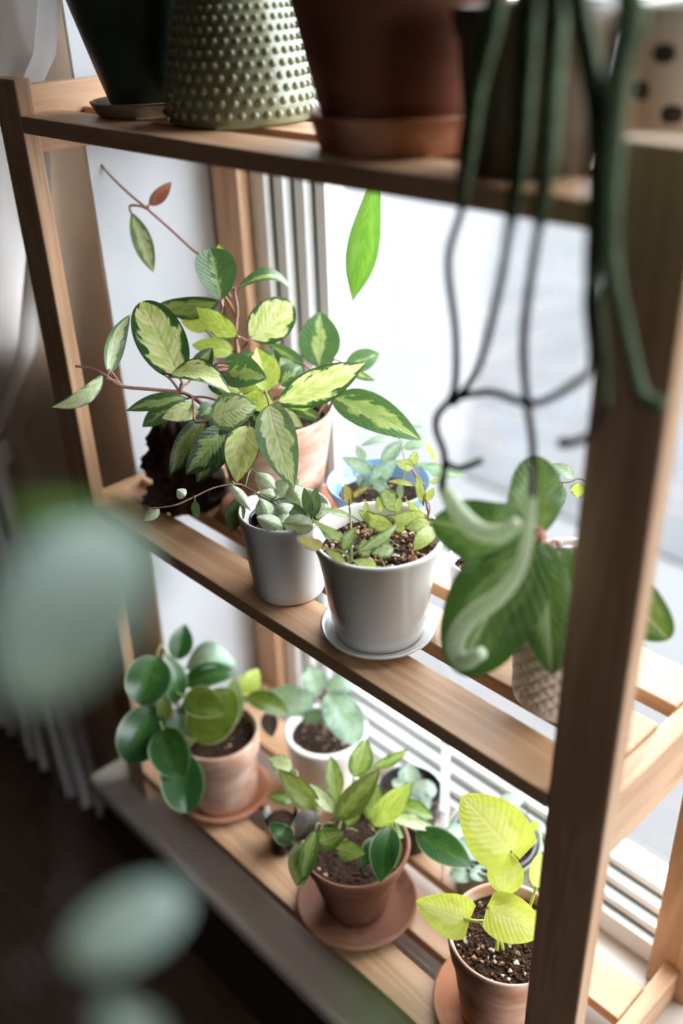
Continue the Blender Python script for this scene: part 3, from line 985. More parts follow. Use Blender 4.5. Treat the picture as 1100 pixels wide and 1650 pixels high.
T = [
    (289, 608, -6, 228, 486, -6, 80, 5, HOYA, dict(bend=.04, fold=.12, shape='oval')),
    (276, 604, -7, 370, 622, -9, 50, -42, HOYA, dict(bend=.16, fold=.25, curl=.25)),
    (341, 674, -9, 414, 655, -10, 62, -18, HOYA_PALE, dict(bend=.12, fold=.10)),
    (400, 686, -7, 381, 778, -9, 58, 12, HOYA, dict(bend=.10, fold=.22)),
    (433, 652, -7, 474, 787, -11, 66, 8, HOYA_PALE, dict(bend=.12, fold=.14, shape='ovate')),
    (366, 688, -5, 299, 764, -7, 54, -8, HOYA_DARK, dict(bend=.10, fold=.2)),
    (370, 700, -4, 317, 777, -6, 46, 10, HOYA_DARK, dict(bend=.10, fold=.2)),
    (328, 676, -3, 274, 764, -5, 44, 0, HOYA_DARK, dict(bend=.08, fold=.2)),
    (302, 642, -5, 203, 662, -7, 30, 25, HOYA_GREEN, dict(bend=.08, fold=.15, shape='lance')),
    (280, 655, -3, 229, 688, -4, 32, 20, HOYA_GREEN, dict(bend=.06, shape='lance')),
    (320, 660, -6, 261, 674, -8, 34, 15, HOYA, dict(bend=.10)),
    (342, 655, -6, 320, 672, -7, 30, 0, HOYA_GREEN, dict(bend=.10)),
    (366, 600, -5, 430, 610, -7, 56, -15, HOYA_GREEN, dict(bend=.12, fold=.3)),
    (361, 583, -4, 410, 567, -4, 26, 30, HOYA_GREEN, dict(bend=.14)),
    (377, 566, -1, 309, 556, -2, 32, 10, HOYA_LIME, dict(bend=.12)),
    (382, 542, -2, 315, 495, -3, 36, -10, HOYA_LIME, dict(bend=.12)),
    (356, 484, -2, 338, 401, -2, 66, 10, HOYA_GREEN, dict(bend=.08, fold=.3, shape='obovate', mat2=0)),
    (352, 486, 0, 257, 490, 2, 40, -25, HOYA_DARK, dict(bend=.16, fold=.2)),
    (333, 533, 3, 288, 494, 3, 36, 0, HOYA_LIME, dict(bend=.10)),
    (383, 466, 0, 477, 472, 2, 34, -55, HOYA_GREEN, dict(bend=.30, fold=.2, curl=.1)),
    (403, 544, -1, 471, 489, -1, 68, 5, HOYA, dict(bend=.05, fold=.08, shape='oval')),
    (513, 592, 5, 516, 502, 6, 68, 0, HOYA_GREEN, dict(bend=.05, fold=.10, shape='ovate')),
    (556, 588, 7, 611, 570, 8, 36, 10, HOYA_GREEN, dict(bend=.08)),
    (446, 649, -5, 588, 585, -6, 60, 10, HOYA, dict(bend=.09, fold=.15, shape='lance')),
    (536, 640, 0, 678, 709, -4, 60, -12, HOYA_GREEN, dict(bend=.14, fold=.16)),
    (558, 590, 2, 604, 613, 1, 16, 30, HOYA_GREEN, dict(bend=.08, shape='lance')),
    (488, 586, 3, 432, 551, 2, 30, -20, HOYA_GREEN, dict(bend=.12, fold=.2)),
    (428, 632, -3, 414, 560, -3, 52, 22, HOYA_LIME, dict(bend=.08, fold=.3)),
    (470, 604, 2, 452, 575, 2, 26, 10, HOYA_PALE, dict(bend=.08)),
    (440, 655, -5, 388, 638, -6, 44, -10, HOYA_LIME, dict(bend=.12)),
    (442, 650, -4, 410, 690, -6, 34, 10, HOYA_PALE, dict(bend=.10)),
    (462, 652, -3, 515, 650, -3, 20, 20, HOYA_LIME, dict(bend=.10)),
    (366, 452, 1, 352, 394, 1, 34, -10, HOYA_LIME, dict(bend=.08)),
    (478, 652, 1, 512, 676, 0, 24, 10, HOYA_GREEN, dict(bend=.08)),
    (448, 660, 0, 488, 688, -1, 26, 10, HOYA_PALE, dict(bend=.08)),
    (175, 600, -8, 205, 506, -8, 36, 30, HOYA_PALE, dict(bend=-.12, fold=.3, curl=-.1)),
    (166, 605, -8, 84, 656, -9, 30, -30, HOYA_PALE, dict(bend=.22, fold=.2)),
    (212, 343, 5, 247, 439, 4, 32, 5, HOYA_PALE, dict(bend=-.08, fold=.2, shape='lance')),
    (241, 330, 5, 276, 293, 4, 22, 10, HOYA_PINK, dict(bend=.10, fold=.2)),
    (312, 604, -3, 342, 560, -3, 32, 0, HOYA_DARK, dict(bend=.08)),
    (388, 604, -2, 420, 640, -3, 36, 10, HOYA_LIME, dict(bend=.10)),
    (345, 604, -3, 366, 640, -5, 34, 10, HOYA_GREEN, dict(bend=.10)),
    (382, 612, -1, 350, 640, -3, 40, -10, HOYA_LIME, dict(bend=.10)),
    (420, 600, 2, 458, 560, 3, 38, 10, HOYA_GREEN, dict(bend=.10)),
    (450, 620, 1, 486, 590, 2, 40, -10, HOYA_GREEN, dict(bend=.10)),
    (365, 670, -5, 340, 700, -6, 40, 0, HOYA_DARK, dict(bend=.10)),
    (440, 700, -6, 398, 660, -7, 30, 0, HOYA_DARK, dict(bend=.10)),
]
for r_ in T:
    r_[9].pop('mat2', None)
rows(hoya, D, T, ANCH, M_STEM, 0.0016)
stem(hoya, D, [(420, 690, 1), (385, 668, -3), (335, 655, -5), (310, 640, -5), (290, 632, -5), (240, 627, -6), (195, 622, -7), (172, 606, -8), (148, 594, -8), (122, 590, -8)], M_STEM, 0.0030, r2=0.0016)
stem(hoya, D, [(195, 622, -7), (186, 612, -7), (175, 600, -8)], M_STEM, 0.0022)
stem(hoya, D, [(430, 680, 2), (392, 610, -1), (380, 545, -1), (382, 500, 0), (378, 470, 0), (386, 462, 0)], M_STEM, 0.0028, r2=0.0020)
stem(hoya, D, [(380, 510, 0), (370, 490, 0), (358, 472, 0)], M_STEM, 0.0028)
stem(hoya, D, [(392, 560, 1), (398, 553, 0), (404, 542, -1)], M_STEM, 0.0022)
stem(hoya, D, [(372, 480, 1), (340, 425, 2), (310, 402, 4), (275, 370, 5), (241, 340, 5), (200, 305, 6), (165, 268, 6), (150, 238, 6), (146, 205, 6)], M_STEM, 0.0017, r2=0.0015)
stem(hoya, D, [(520, 690, 3), (528, 665, 3), (538, 640, 0)], M_STEMB, 0.0025)
stem(hoya, D, [(470, 690, 3), (500, 640, 4), (512, 592, 5)], M_STEMB, 0.0022)
stem(hoya, D, [(500, 690, 3), (540, 620, 5), (557, 588, 7)], M_STEMB, 0.0018)


# ---- cork bark slab left of the hoya
def bark():
    c = (0.090, 0.103, Z1)
    t = thing('bark_chunk', c, 'dark jagged chunk of cork bark on the left of the middle shelf', 'bark')

    def warp(r, z, a):
        p = Vector((math.cos(a) * 2.2, math.sin(a) * 2.2, z * 55))
        k = 1 + 0.26 * mnoise.noise(p * 0.7) + 0.22 * mnoise.noise(p * 1.7) + 0.14 * mnoise.noise(p * 4.1)
        return r * k * (0.95 + 0.25 * math.cos(a - 0.9) ** 2), z
    prof = [(0.030, 0), (0.046, 0.0)] + [(0.046 - 0.012 * k / 24, 0.006 + 0.125 * k / 24) for k in range(25)] + [(0.03, 0.136), (0.012, 0.138)]
    lathe('slab', c, prof, M_BARK, t, n=60, warp=warp)


bark()

# ---- white straight-sided cachepot with the silver hoya in a clear plastic pot
cc = (0.362, 0.058, Z1)
cp = thing('cachepot', cc, 'white tapered cylinder cachepot on the middle shelf left of the glazed pot', 'flower pot')
lathe('body', cc, pot_profile(0.0425, 0.0545, 0.112, 0, 0, 0.004, depth_in=0.104), M_WHITE_MATT, cp, n=72)
sil = thing('potted_hoya', (cc[0] + .003, cc[1] + .004, Z1 + 0.009), 'silver speckled hoya in a clear plastic pot set in the white cylinder cachepot', 'potted plant')
lathe('nursery_pot', (cc[0] + .003, cc[1] + .004, Z1 + 0.009),
      [(0.034, 0), (0.037, 0.002), (0.0445, 0.085), (0.0475, 0.086), (0.0475, 0.090), (0.0455, 0.090), (0.0435, 0.084), (0.038, 0.05), (0.02, 0.05)], M_CLEAR, sil)
soil((cc[0] + .003, cc[1] + .004), 0.042, Z1 + 0.082, sil, 2, 120, 0.12)
D = 1.09
T = [
    (431, 833, -1, 419, 803, 0, 30, 5, SILVER, dict(bend=.12)),
    (440, 834, -2, 471, 812, -2, 25, -25, SILVER, dict(bend=.30, curl=.2)),
    (450, 843, -3, 464, 820, -2, 16, 0, SILVER, dict(bend=.15)),
    (457, 852, -3, 413, 833, -4, 28, 5, SILVER, dict(bend=.12)),
    (456, 843, -3, 504, 848, -4, 34, 5, SILVER, dict(bend=.10, shape='oval')),
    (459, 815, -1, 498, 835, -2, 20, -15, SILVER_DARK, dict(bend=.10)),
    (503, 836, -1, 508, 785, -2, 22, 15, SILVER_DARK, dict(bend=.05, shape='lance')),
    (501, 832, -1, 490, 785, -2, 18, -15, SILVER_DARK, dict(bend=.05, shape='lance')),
    (488, 822, 0, 468, 783, 0, 35, 0, SILVER, dict(bend=.06, shape='oval')),
    (445, 798, 0, 467, 774, 0, 30, 0, SILVER, dict(bend=.08)),
    (443, 801, 1, 414, 797, 1, 25, 10, SILVER, dict(bend=.12)),
    (476, 788, 1, 482, 771, 1, 18, 0, SILVER, dict(bend=.08)),
    (511, 836, -1, 524, 811, -1, 30, 0, SILVER, dict(bend=.08, shape='oval')),
    (412, 762, 1, 444, 788, 0, 28, -35, SILVER, dict(bend=.20)),
    (372, 781, -1, 404, 823, -3, 20, -25, SILVER, dict(bend=.12)),
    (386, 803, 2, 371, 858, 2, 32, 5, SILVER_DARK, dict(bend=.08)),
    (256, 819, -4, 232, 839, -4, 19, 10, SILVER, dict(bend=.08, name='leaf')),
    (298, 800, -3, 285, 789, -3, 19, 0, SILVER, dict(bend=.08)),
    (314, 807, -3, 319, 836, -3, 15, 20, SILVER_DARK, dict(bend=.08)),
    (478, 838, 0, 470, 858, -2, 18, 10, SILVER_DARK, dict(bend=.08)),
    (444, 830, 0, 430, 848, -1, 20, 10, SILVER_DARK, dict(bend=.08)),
]
for r_ in T:
    if r_[8] is SILVER:
        r_[9].setdefault('fold', -0.45)
rows(sil, D, T, [(470, 838, 0), (455, 842, 0), (438, 809, 1), (500, 838, 0), (418, 797, 1), (395, 784, 0), (300, 803, -3), (258, 816, -4), (314, 801, -3), (378, 779, -1)], M_STEMG, 0.0008)
stem(sil, D, [(472, 845, 0), (455, 822, 1), (438, 809, 1), (412, 794, 0), (395, 784, 0), (380, 780, -1), (345, 786, -2), (310, 802, -3), (285, 813, -4), (258, 818, -4), (238, 819, -4)], M_STEMB, 0.0011, r2=0.0008)
stem(sil, D, [(460, 835, 0), (445, 806, 1), (415, 797, 1), (396, 800, 2), (386, 804, 2)], M_STEMG, 0.0009)
stem(sil, D, [(420, 792, 1), (412, 775, 1), (412, 762, 1)], M_STEMG, 0.0008)

# ---- white glazed pot with saucer, young variegated sprigs
wc = (0.503, 0.070, Z1)
saucer(wc, 0.0665, 0.014, M_WHITE_GLAZE, 'white glazed saucer at the front edge of the middle shelf', rb=0.050)
wp = thing('potted_hoya', (wc[0], wc[1], Z1 + 0.005), 'young cream and lime hoya sprigs in a white glazed pot on its saucer', 'potted plant')
wb = (wc[0], wc[1], Z1 + 0.0052)
lathe('pot', wb, [(0.035, 0), (0.0485, 0.0), (0.0505, 0.003), (0.0515, 0.012), (0.0535, 0.022), (0.0545, 0.0235), (0.057, 0.045), (0.0615, 0.08), (0.066, 0.105), (0.0705, 0.119),
                  (0.0715, 0.122), (0.0708, 0.1248), (0.068, 0.1255), (0.0655, 0.123), (0.0615, 0.108), (0.0595, 0.098), (0.03, 0.098)], M_WHITE_GLAZE, wp, n=80)
soil(wb, 0.061, wb[2] + 0.106, wp, 3, 520, 0.10, 0.22, size=1.25)
D = 1.0
T = [
    (562, 814, 0, 556, 779, 0, 20, 5, SPRIG_BROWN, dict(bend=.06, fold=.3)),
    (567, 802, 0, 593, 784, 0, 12, -10, SPRIG_BROWN, dict(bend=.15)),
    (519, 881, -4, 477, 866, -6, 22, -10, SPRIG_BROWN, dict(bend=.12)),
    (563, 832, 0, 517, 820, -2, 13, 10, SPRIG_PALE, dict(bend=.10, shape='lance')),
    (563, 874, -2, 500, 835, -4, 17, -10, SPRIG_PALE, dict(bend=.16, shape='lance')),
    (632, 848, 1, 578, 825, 0, 30, -15, SPRIG, dict(bend=.18, curl=.2)),
    (639, 824, 2, 617, 789, 2, 30, 5, SPRIG_PALE, dict(bend=.06, shape='oval')),
    (682, 836, 1, 631, 833, -1, 27, -5, SPRIG, dict(bend=.12)),
    (692, 844, 0, 654, 851, -1, 26, 5, SPRIG, dict(bend=.10)),
    (698, 850, -1, 666, 888, -3, 30, 10, SPRIG, dict(bend=.08)),
    (575, 889, -3, 640, 845, -2, 19, 20, SPRIG_PALE, dict(bend=.14, shape='lance')),
    (616, 873, 0, 596, 866, -1, 18, 0, SPRIG, dict(bend=.10)),
    (634, 884, -1, 599, 892, -2, 24, 0, SPRIG_PALE, dict(bend=.10)),
    (606, 912, -3, 569, 904, -4, 20, 0, SPRIG, dict(bend=.10)),
    (684, 836, 2, 653, 804, 1, 14, -10, SPRIG, dict(bend=.10, shape='lance')),
    (666, 752, 2, 637, 745, 1, 20, 0, SPRIG, dict(bend=.10)),
    (663, 751, 2, 669, 726, 2, 15, 10, SPRIG, dict(bend=.08)),
    (681, 811, 1, 671, 767, 1, 16, 5, SPRIG, dict(bend=.06)),
    (684, 806, 1, 699, 787, 1, 15, 0, SPRIG, dict(bend=.10)),
    (667, 783, 2, 624, 776, 2, 10, 20, SPRIG, dict(bend=.18, shape='lance')),
    (690, 778, 2, 712, 771, 2, 10, 10, SPRIG_PALE, dict(bend=.10, shape='lance')),
    (593, 846, 0, 588, 805, 0, 12, 10, SPRIG, dict(bend=.06)),
    (612, 826, 2, 608, 800, 2, 12, 0, SPRIG, dict(bend=.06)),
    (638, 826, 1, 644, 800, 1, 14, 20, SPRIG, dict(bend=.06)),
    (552, 886, -3, 571, 850, -3, 22, 0, SPRIG_PALE, dict(bend=.08)),
    (556, 906, -4, 523, 884, -5, 15, 0, SPRIG, dict(bend=.08, shape='lance')),
    (644, 804, 2, 645, 775, 2, 12, 0, SILVER_BLUE, dict(bend=.06)),
    (590, 896, -2, 586, 868, -2, 24, 0, SPRIG_PALE, dict(bend=.08)),
    (604, 890, -1, 628, 868, -1, 14, 0, SPRIG_PALE, dict(bend=.08, shape='lance')),
    (646, 858, 0, 640, 836, 0, 20, 0, SPRIG, dict(bend=.08)),
    (540, 868, -2, 516, 850, -3, 18, 0, SPRIG_PALE, dict(bend=.08)),
]
rows(wp, D, T, [(565, 870, -2), (564, 830, 0), (563, 812, 0), (690, 838, 1), (684, 800, 1), (668, 765, 2), (657, 745, 2), (620, 870, 0), (600, 880, -1), (640, 850, 1), (640, 830, 2), (560, 895, -3)], M_STEMG, 0.0008, 0.05)
stem(wp, D, [(566, 905, -3), (566, 870, -2), (564, 830, 0), (562, 810, 0)], M_STEMG, 0.0014)
stem(wp, D, [(688, 860, 0), (690, 832, 1), (683, 798, 1), (668, 764, 2), (660, 750, 2)], M_STEM, 0.0013, r2=0.0009)
stem(wp, D, [(690, 838, 1), (692, 815, 1), (684, 804, 1)], M_STEM, 0.0008)

# ---- blue bowl with a silver hoya behind
Zb = 1.092
bc_ = A(613, 768, z=Zb)
bb = (bc_.x + 0.008, min(bc_.y, 0.237), Z1)
blue = thing('potted_hoya', bb, 'silver leaved hoya in a shallow blue glazed bowl near the window', 'potted plant')
lathe('pot', bb, [(0.028, 0), (0.040, 0.0), (0.043, 0.004), (0.049, 0.020), (0.058, 0.040), (0.066, 0.058), (0.0695, 0.066), (0.0700, 0.070), (0.0685, 0.0715),
                  (0.066, 0.070), (0.058, 0.055), (0.050, 0.044), (0.046, 0.040), (0.02, 0.040)], M_BLUE, blue, n=72)
soil(bb, 0.0535, Z1 + 0.049, blue, 4, 200, 0.08)
D = 1.25
T = [
    (598, 761, 0, 549, 736, -1, 22, 5, SILVER_BLUE, dict(bend=.10)),
    (596, 780, -1, 638, 741, -1, 28, 5, SILVER_BLUE, dict(bend=.08)),
    (615, 746, 0, 648, 709, 0, 25, 0, SILVER_BLUE, dict(bend=.08)),
    (588, 741, 1, 573, 719, 1, 14, 0, SILVER_BLUE, dict(bend=.08)),
    (604, 769, -1, 624, 797, -2, 22, 0, SILVER_BLUE, dict(bend=.08)),
    (634, 704, 1, 580, 719, 0, 12, 15, SILVER_BLUE, dict(bend=.16, shape='lance')),
    (667, 748, 2, 750, 766, 2, 22, 10, SILVER_BLUE, dict(bend=.10, shape='lance')),
    (650, 722, 1, 692, 707, 2, 18, 0, SILVER_BLUE, dict(bend=.10)),
    (681, 709, 2, 702, 749, 1, 8, 20, HOYA_LIME, dict(bend=-.20, shape='lance')),
    (576, 768, 0, 598, 788, -1, 20, 0, SILVER_BLUE, dict(bend=.08)),
    (646, 690, 2, 682, 687, 2, 8, 0, SILVER_BLUE, dict(bend=.06, shape='lance')),
    (600, 770, 0, 575, 792, -1, 16, 0, SILVER_DARK, dict(bend=.08)),
]
rows(blue, D, T, [(610, 775, 0), (648, 725, 1), (645, 705, 1), (652, 755, 1), (600, 755, 0), (664, 745, 2)], M_STEMG, 0.0009, 0.06)
stem(blue, D, [(640, 800, 1), (652, 760, 1), (648, 722, 1), (640, 700, 1)], M_STEMG, 0.0012)
stem(blue, D, [(612, 800, 0), (608, 770, 0), (598, 755, 0)], M_STEMG, 0.0011)
stem(blue, D, [(648, 722, 1), (666, 708, 2), (681, 709, 2)], M_STEMG, 0.0008)

# ---- small white cup behind the glazed pot
sc_ = (0.585, 0.158, Z1)
cup = thing('flower_pot', sc_, 'small plain white pot half hidden behind the glazed white pot', 'flower pot')
lathe('body', sc_, pot_profile(0.034, 0.044, 0.096, 0, 0, 0.004, depth_in=0.03), M_WHITE_MATT, cup)
soil(sc_, 0.038, Z1 + 0.078, cup, 5, 80)

# ---- embossed white pot with the thick ribbed-leaved plant, right end
pc = (0.712, 0.128, Z1)
pl = thing('potted_plant', pc, 'thick green ribbed leaved plant in an embossed white pot behind the right front post', 'potted plant')


def emb(r, z, a):
    if 0.012 < z < 0.135 and r > 0.05:
        p_, q_ = a * 12 + z * 200, a * 12 - z * 200
        return r - 0.0024 * max(0, 1 - min(abs(math.sin(p_)), abs(math.sin(q_))) * 2.2), z
    return r, z


prof = [(0.03, 0), (0.050, 0.0), (0.053, 0.003)] + [(0.053 + 0.007 * k / 64, 0.006 + 0.134 * k / 64) for k in range(65)] + \
    [(0.0615, 0.146), (0.0605, 0.149), (0.0575, 0.149), (0.056, 0.146), (0.055, 0.12), (0.02, 0.12)]
lathe('pot', pc, prof, plain('embossed_white_ceramic', (0.70, 0.67, 0.63), 0.3, 0.5, 10, 0.05, coat=0.2), pl, n=220, warp=emb)
lathe('inner_pot', (pc[0], pc[1], Z1 + 0.118), [(0.040, 0), (0.044, 0.0), (0.048, 0.024), (0.050, 0.025), (0.050, 0.028), (0.047, 0.028), (0.044, 0.014), (0.02, 0.012)], M_WHITE_MATT, pl)
soil(pc, 0.0435, Z1 + 0.133, pl, 6, 120)
D = 0.85
T = [
    (842, 848, 0, 695, 838, -2, 108, -25, FUZZY, dict(bend=.14, fold=.10, shape='oval', wave=.05, puff=.10, nu=20, nv=12)),
    (848, 868, 1, 862, 734, 0, 92, 20, FUZZY, dict(bend=.10, fold=.12, shape='oval', wave=.02, puff=.08, nu=20, nv=12)),
    (862, 868, 0, 738, 1086, -2, 150, 12, FUZZY, dict(bend=.08, fold=.10, shape='oval', wave=.03, puff=.10, nu=22, nv=12)),
    (872, 872, 0, 888, 1086, -3, 80, -8, FUZZY, dict(bend=.08, fold=.14, shape='oval', wave=.02, puff=.10, nu=20, nv=12)),
    (900, 880, 2, 925, 1000, 0, 70, 0, FUZZY, dict(bend=.08, shape='oval', puff=.08)),
    (985, 905, 2, 1078, 1030, 0, 86, 20, FUZZY, dict(bend=.14, shape='oval', puff=.08)),
]
rows(pl, D, T, [(880, 880, 2), (868, 890, 3), (900, 890, 3)], M_STEM, 0.0025, 0.12)
stem(pl, D, [(895, 905, 4), (880, 890, 3), (865, 868, 1)], M_STEM, 0.004)
stem(pl, D, [(905, 905, 4), (888, 880, 2), (872, 872, 0)], M_STEM, 0.003)
stem(pl, D, [(915, 905, 4), (940, 880, 3), (985, 905, 2)], M_STEM, 0.003)

# ---- trailing hoya at the window, right
tp_c = (0.66, 0.222, Z1)
tp = thing('potted_hoya', tp_c, 'small white pot with a trailing silver hoya against the window', 'potted plant')
lathe('pot', tp_c, pot_profile(0.022, 0.029, 0.06, 0, 0, 0.004), M_WHITE_MATT, tp)
soil(tp_c, 0.025, Z1 + 0.05, tp, 7, 50)
D = 1.02
T = [
    (923, 770, 0, 888, 748, 0, 20, 20, SILVER_BLUE, dict(bend=.20)),
    (905, 782, 0, 880, 830, 0, 36, 10, SILVER_BLUE, dict(bend=.06, shape='oval')),
    (932, 778, 0, 930, 802, 0, 26, 0, HOYA_LIME, dict(bend=.06)),
    (896, 776, 0, 884, 752, 0, 22, 30, SILVER_BLUE, dict(bend=.10)),
]
rows(tp, D, T, [(915, 777, 0), (900, 779, 0), (930, 777, 0), (924, 772, 0)], M_STEMB, 0.0007, 0.05)
q0 = P(944, 777, D)
tube('stem', [(tp_c[0], tp_c[1], Z1 + 0.05, .0012), (tp_c[0] + .03, tp_c[1] + .02, Z1 + 0.13, .0012), (*q0, .001), (*P(915, 777, D), .001), (*P(884, 779, D), .0008)], M_STEMB, tp)

# ================================================================== BOTTOM SHELF
Z0 = SHZ[0]
# ---- left: glossy hoya in terracotta with collar
lc = (0.140, 0.068, Z0)
saucer(lc, 0.074, 0.016, M_TERRA_RED, 'orange terracotta saucer under the glossy hoya at the left of the bottom shelf')
lp = thing('potted_hoya', (lc[0], lc[1], Z0 + 0.005), 'glossy dark green hoya in a collared terracotta pot at the left of the bottom shelf', 'potted plant')
lb = (lc[0], lc[1], Z0 + 0.0052)
lathe('pot', lb, pot_profile(0.054, 0.067, 0.135, 0.038, 0.004, 0.006), M_TERRA, lp)
soil(lb, 0.059, lb[2] + 0.122, lp, 8, 220, 0.06)
D = 1.49
T = [
    (284, 1063, 0, 298, 1005, 1, 40, 5, GLOSSY, dict(bend=.08, fold=.25)),
    (300, 1076, 2, 380, 1070, 3, 56, -40, BLUEGREEN, dict(bend=.30, fold=.15)),
    (295, 1102, -1, 386, 1084, 0, 44, -25, GLOSSY, dict(bend=.14, fold=.2)),
    (297, 1122, -4, 364, 1150, -6, 52, -10, GLOSSY_LIME, dict(bend=.10, fold=.2)),
    (312, 1192, -3, 374, 1112, -4, 78, 5, GLOSSY_LIME, dict(bend=.08, fold=.12, shape='oval')),
    (345, 1182, -1, 378, 1090, -1, 56, 40, GLOSSY_LIME, dict(bend=.10, fold=.2)),
    (398, 1122, 1, 466, 1152, 0, 38, -20, GLOSSY_LIME, dict(bend=.15, fold=.2)),
    (432, 1146, 2, 438, 1188, 1, 28, 10, PURPLE, dict(bend=.08)),
    (262, 1175, -5, 292, 1252, -8, 66, 10, GLOSSY, dict(bend=.10, fold=.3, shape='oval')),
    (286, 1212, -5, 302, 1310, -8, 70, 0, GLOSSY, dict(bend=.08, fold=.25, shape='oval')),
    (252, 1138, -3, 204, 1228, -6, 76, 0, GLOSSY, dict(bend=.08, fold=.2, shape='oval')),
    (252, 1058, -4, 224, 1136, -7, 74, 0, GLOSSY, dict(bend=.10, fold=.2, shape='oval')),
    (284, 1134, -2, 264, 1052, -3, 46, 35, GLOSSY, dict(bend=.10, fold=.2)),
    (266, 1166, -3, 258, 1098, -4, 24, 10, GLOSSY_LIME, dict(bend=.08)),
    (274, 1192, -2, 299, 1148, -2, 36, 0, BLUEGREEN, dict(bend=.08)),
    (388, 1118, 3, 416, 1078, 4, 36, 10, HOYA_LIME, dict(bend=.10)),
    (300, 1160, -1, 322, 1120, -1, 40, 0, GLOSSY, dict(bend=.08)),
    (240, 1190, -2, 226, 1140, -3, 46, 10, GLOSSY, dict(bend=.08)),
]
rows(lp, D, T, [(288, 1160, -1), (286, 1120, -1), (283, 1080, 0), (330, 1180, 0), (265, 1170, -2), (380, 1130, 2), (340, 1150, 0), (262, 1140, -2)], M_STEMG, 0.0018, 0.12)
stem(lp, D, [(310, 1195, 0), (288, 1150, -1), (286, 1110, -1), (282, 1060, 0)], M_STEMB, 0.0030)
stem(lp, D, [(310, 1195, 0), (280, 1178, -2), (262, 1172, -4), (272, 1195, -5), (286, 1212, -5)], M_STEMG, 0.0024)
stem(lp, D, [(350, 1190, 0), (375, 1140, 2), (398, 1122, 1)], M_STEMG, 0.0024)
stem(lp, D, [(288, 1150, -1), (268, 1140, -2), (250, 1138, -3)], M_STEMG, 0.0022)
stem(lp, D, [(380, 1135, 2), (412, 1128, 2), (432, 1146, 2)], M_STEMG, 0.0018)

# ---- white pot with crinkled silver hoya
sw = (0.232, 0.216, Z0)
swp = thing('potted_hoya', sw, 'crinkled silver green hoya in a thick white pot by the window on the bottom shelf', 'potted plant')
lathe('pot', sw, pot_profile(0.052, 0.069, 0.105, 0, 0, 0.011), M_WHITE_MATT, swp)
soil(sw, 0.056, Z0 + 0.090, swp, 9, 220, 0.10, 0.12)
D = 1.53
T = [
    (508, 1132, 0, 438, 1112, -2, 56, -25, SILVER_BLUE, dict(bend=.22, wave=.05, fold=.1, shape='oval')),
    (528, 1118, 0, 578, 1198, -3, 60, -10, SILVER_BLUE, dict(bend=.16, wave=.05, fold=.1, shape='oval')),
    (512, 1118, 1, 498, 1072, 2, 44, 10, SILVER_BLUE, dict(bend=.08, wave=.05)),
    (524, 1118, 1, 582, 1094, 2, 38, -25, SILVER_BLUE, dict(bend=.18, wave=.05)),
    (520, 1150, 0, 548, 1180, -2, 24, 0, SILVER, dict(bend=.08, wave=.05)),
    (520, 1150, 0, 486, 1158, -2, 26, -10, SILVER_DARK, dict(bend=.12)),
]
rows(swp, D, T, [(520, 1140, 1), (520, 1170, 2)], M_STEMB, 0.0018, 0.12)
stem(swp, D, [(522, 1185, 1), (520, 1150, 1), (518, 1120, 1)], M_STEMB, 0.003)

# ---- black nursery pot with pale blue leaves
k1 = (0.418, 0.216, Z0)
kp = thing('potted_plant', k1, 'round ice blue leaves in a small black nursery pot behind the pointed leaf hoya', 'potted plant')
lathe('pot', k1, pot_profile(0.036, 0.0485, 0.105, 0.014, 0.002, 0.0025), M_BLACK, kp)
soil(k1, 0.043, Z0 + 0.092, kp, 10, 120, 0.12)
D = 1.40
T = [
    (660, 1262, 0, 656, 1232, 0, 34, 0, ICE, dict(bend=.10, shape='oval')),
    (662, 1272, 0, 704, 1274, -1, 34, 0, ICE, dict(bend=.12, shape='oval', wave=.05)),
    (664, 1278, 0, 692, 1304, -2, 34, 0, ICE, dict(bend=.12, shape='oval', wave=.05)),
    (655, 1275, 0, 630, 1282, -1, 22, 0, ICE, dict(bend=.10, shape='oval')),
    (652, 1268, 0, 632, 1258, 0, 18, 0, ICE, dict(bend=.10, shape='oval')),
]
rows(kp, D, T, [(660, 1280, 1), (658, 1290, 1)], M_STEMG, 0.0012, 0.08)

# ---- black pot in a green rimmed pot with pale blue leaves
k2 = (0.560, 0.236, Z0)
kg = thing('flower_pot', k2, 'dark green glazed pot holding a black nursery pot beside the neon plant', 'flower pot')
lathe('body', k2, pot_profile(0.050, 0.070, 0.098, 0, 0, 0.006, depth_in=0.09), plain('olive_glaze', (0.15, 0.19, 0.10), 0.3, 0.5, 20, 0.2), kg)
kb = thing('potted_plant', (k2[0], k2[1], Z0 + 0.009), 'pale blue leaved plant in a black pot nested in the dark green pot', 'potted plant')
lathe('pot', (k2[0], k2[1], Z0 + 0.009), [(0.036, 0), (0.042, 0), (0.057, 0.082), (0.0615, 0.083), (0.0615, 0.091), (0.0590, 0.091), (0.056, 0.08), (0.052, 0.06), (0.02, 0.06)],
      plain('grey_plastic', (0.07, 0.075, 0.09), 0.35, 0.5, 20, 0.1), kb)
soil(k2, 0.0545, Z0 + 0.080, kb, 11, 160, 0.15)
D = 1.35
T = [
    (752, 1342, 0, 716, 1338, -1, 26, 0, ICE, dict(bend=.12, shape='oval')),
    (738, 1352, -1, 774, 1384, -3, 30, 0, ICE, dict(bend=.12, shape='oval')),
    (764, 1400, -4, 724, 1412, -6, 32, 0, SILVER_BLUE, dict(bend=.12, shape='oval')),
    (784, 1405, -5, 756, 1410, -6, 24, 0, ICE, dict(bend=.12, shape='oval')),
    (798, 1295, 2, 842, 1288, 2, 26, 0, ICE, dict(bend=.12, shape='oval')),
    (852, 1336, 0, 868, 1326, 0, 18, 0, HOYA_LIME, dict(bend=.10, shape='oval')),
    (848, 1360, -1, 866, 1352, -1, 16, 0, ICE, dict(bend=.10, shape='oval')),
]
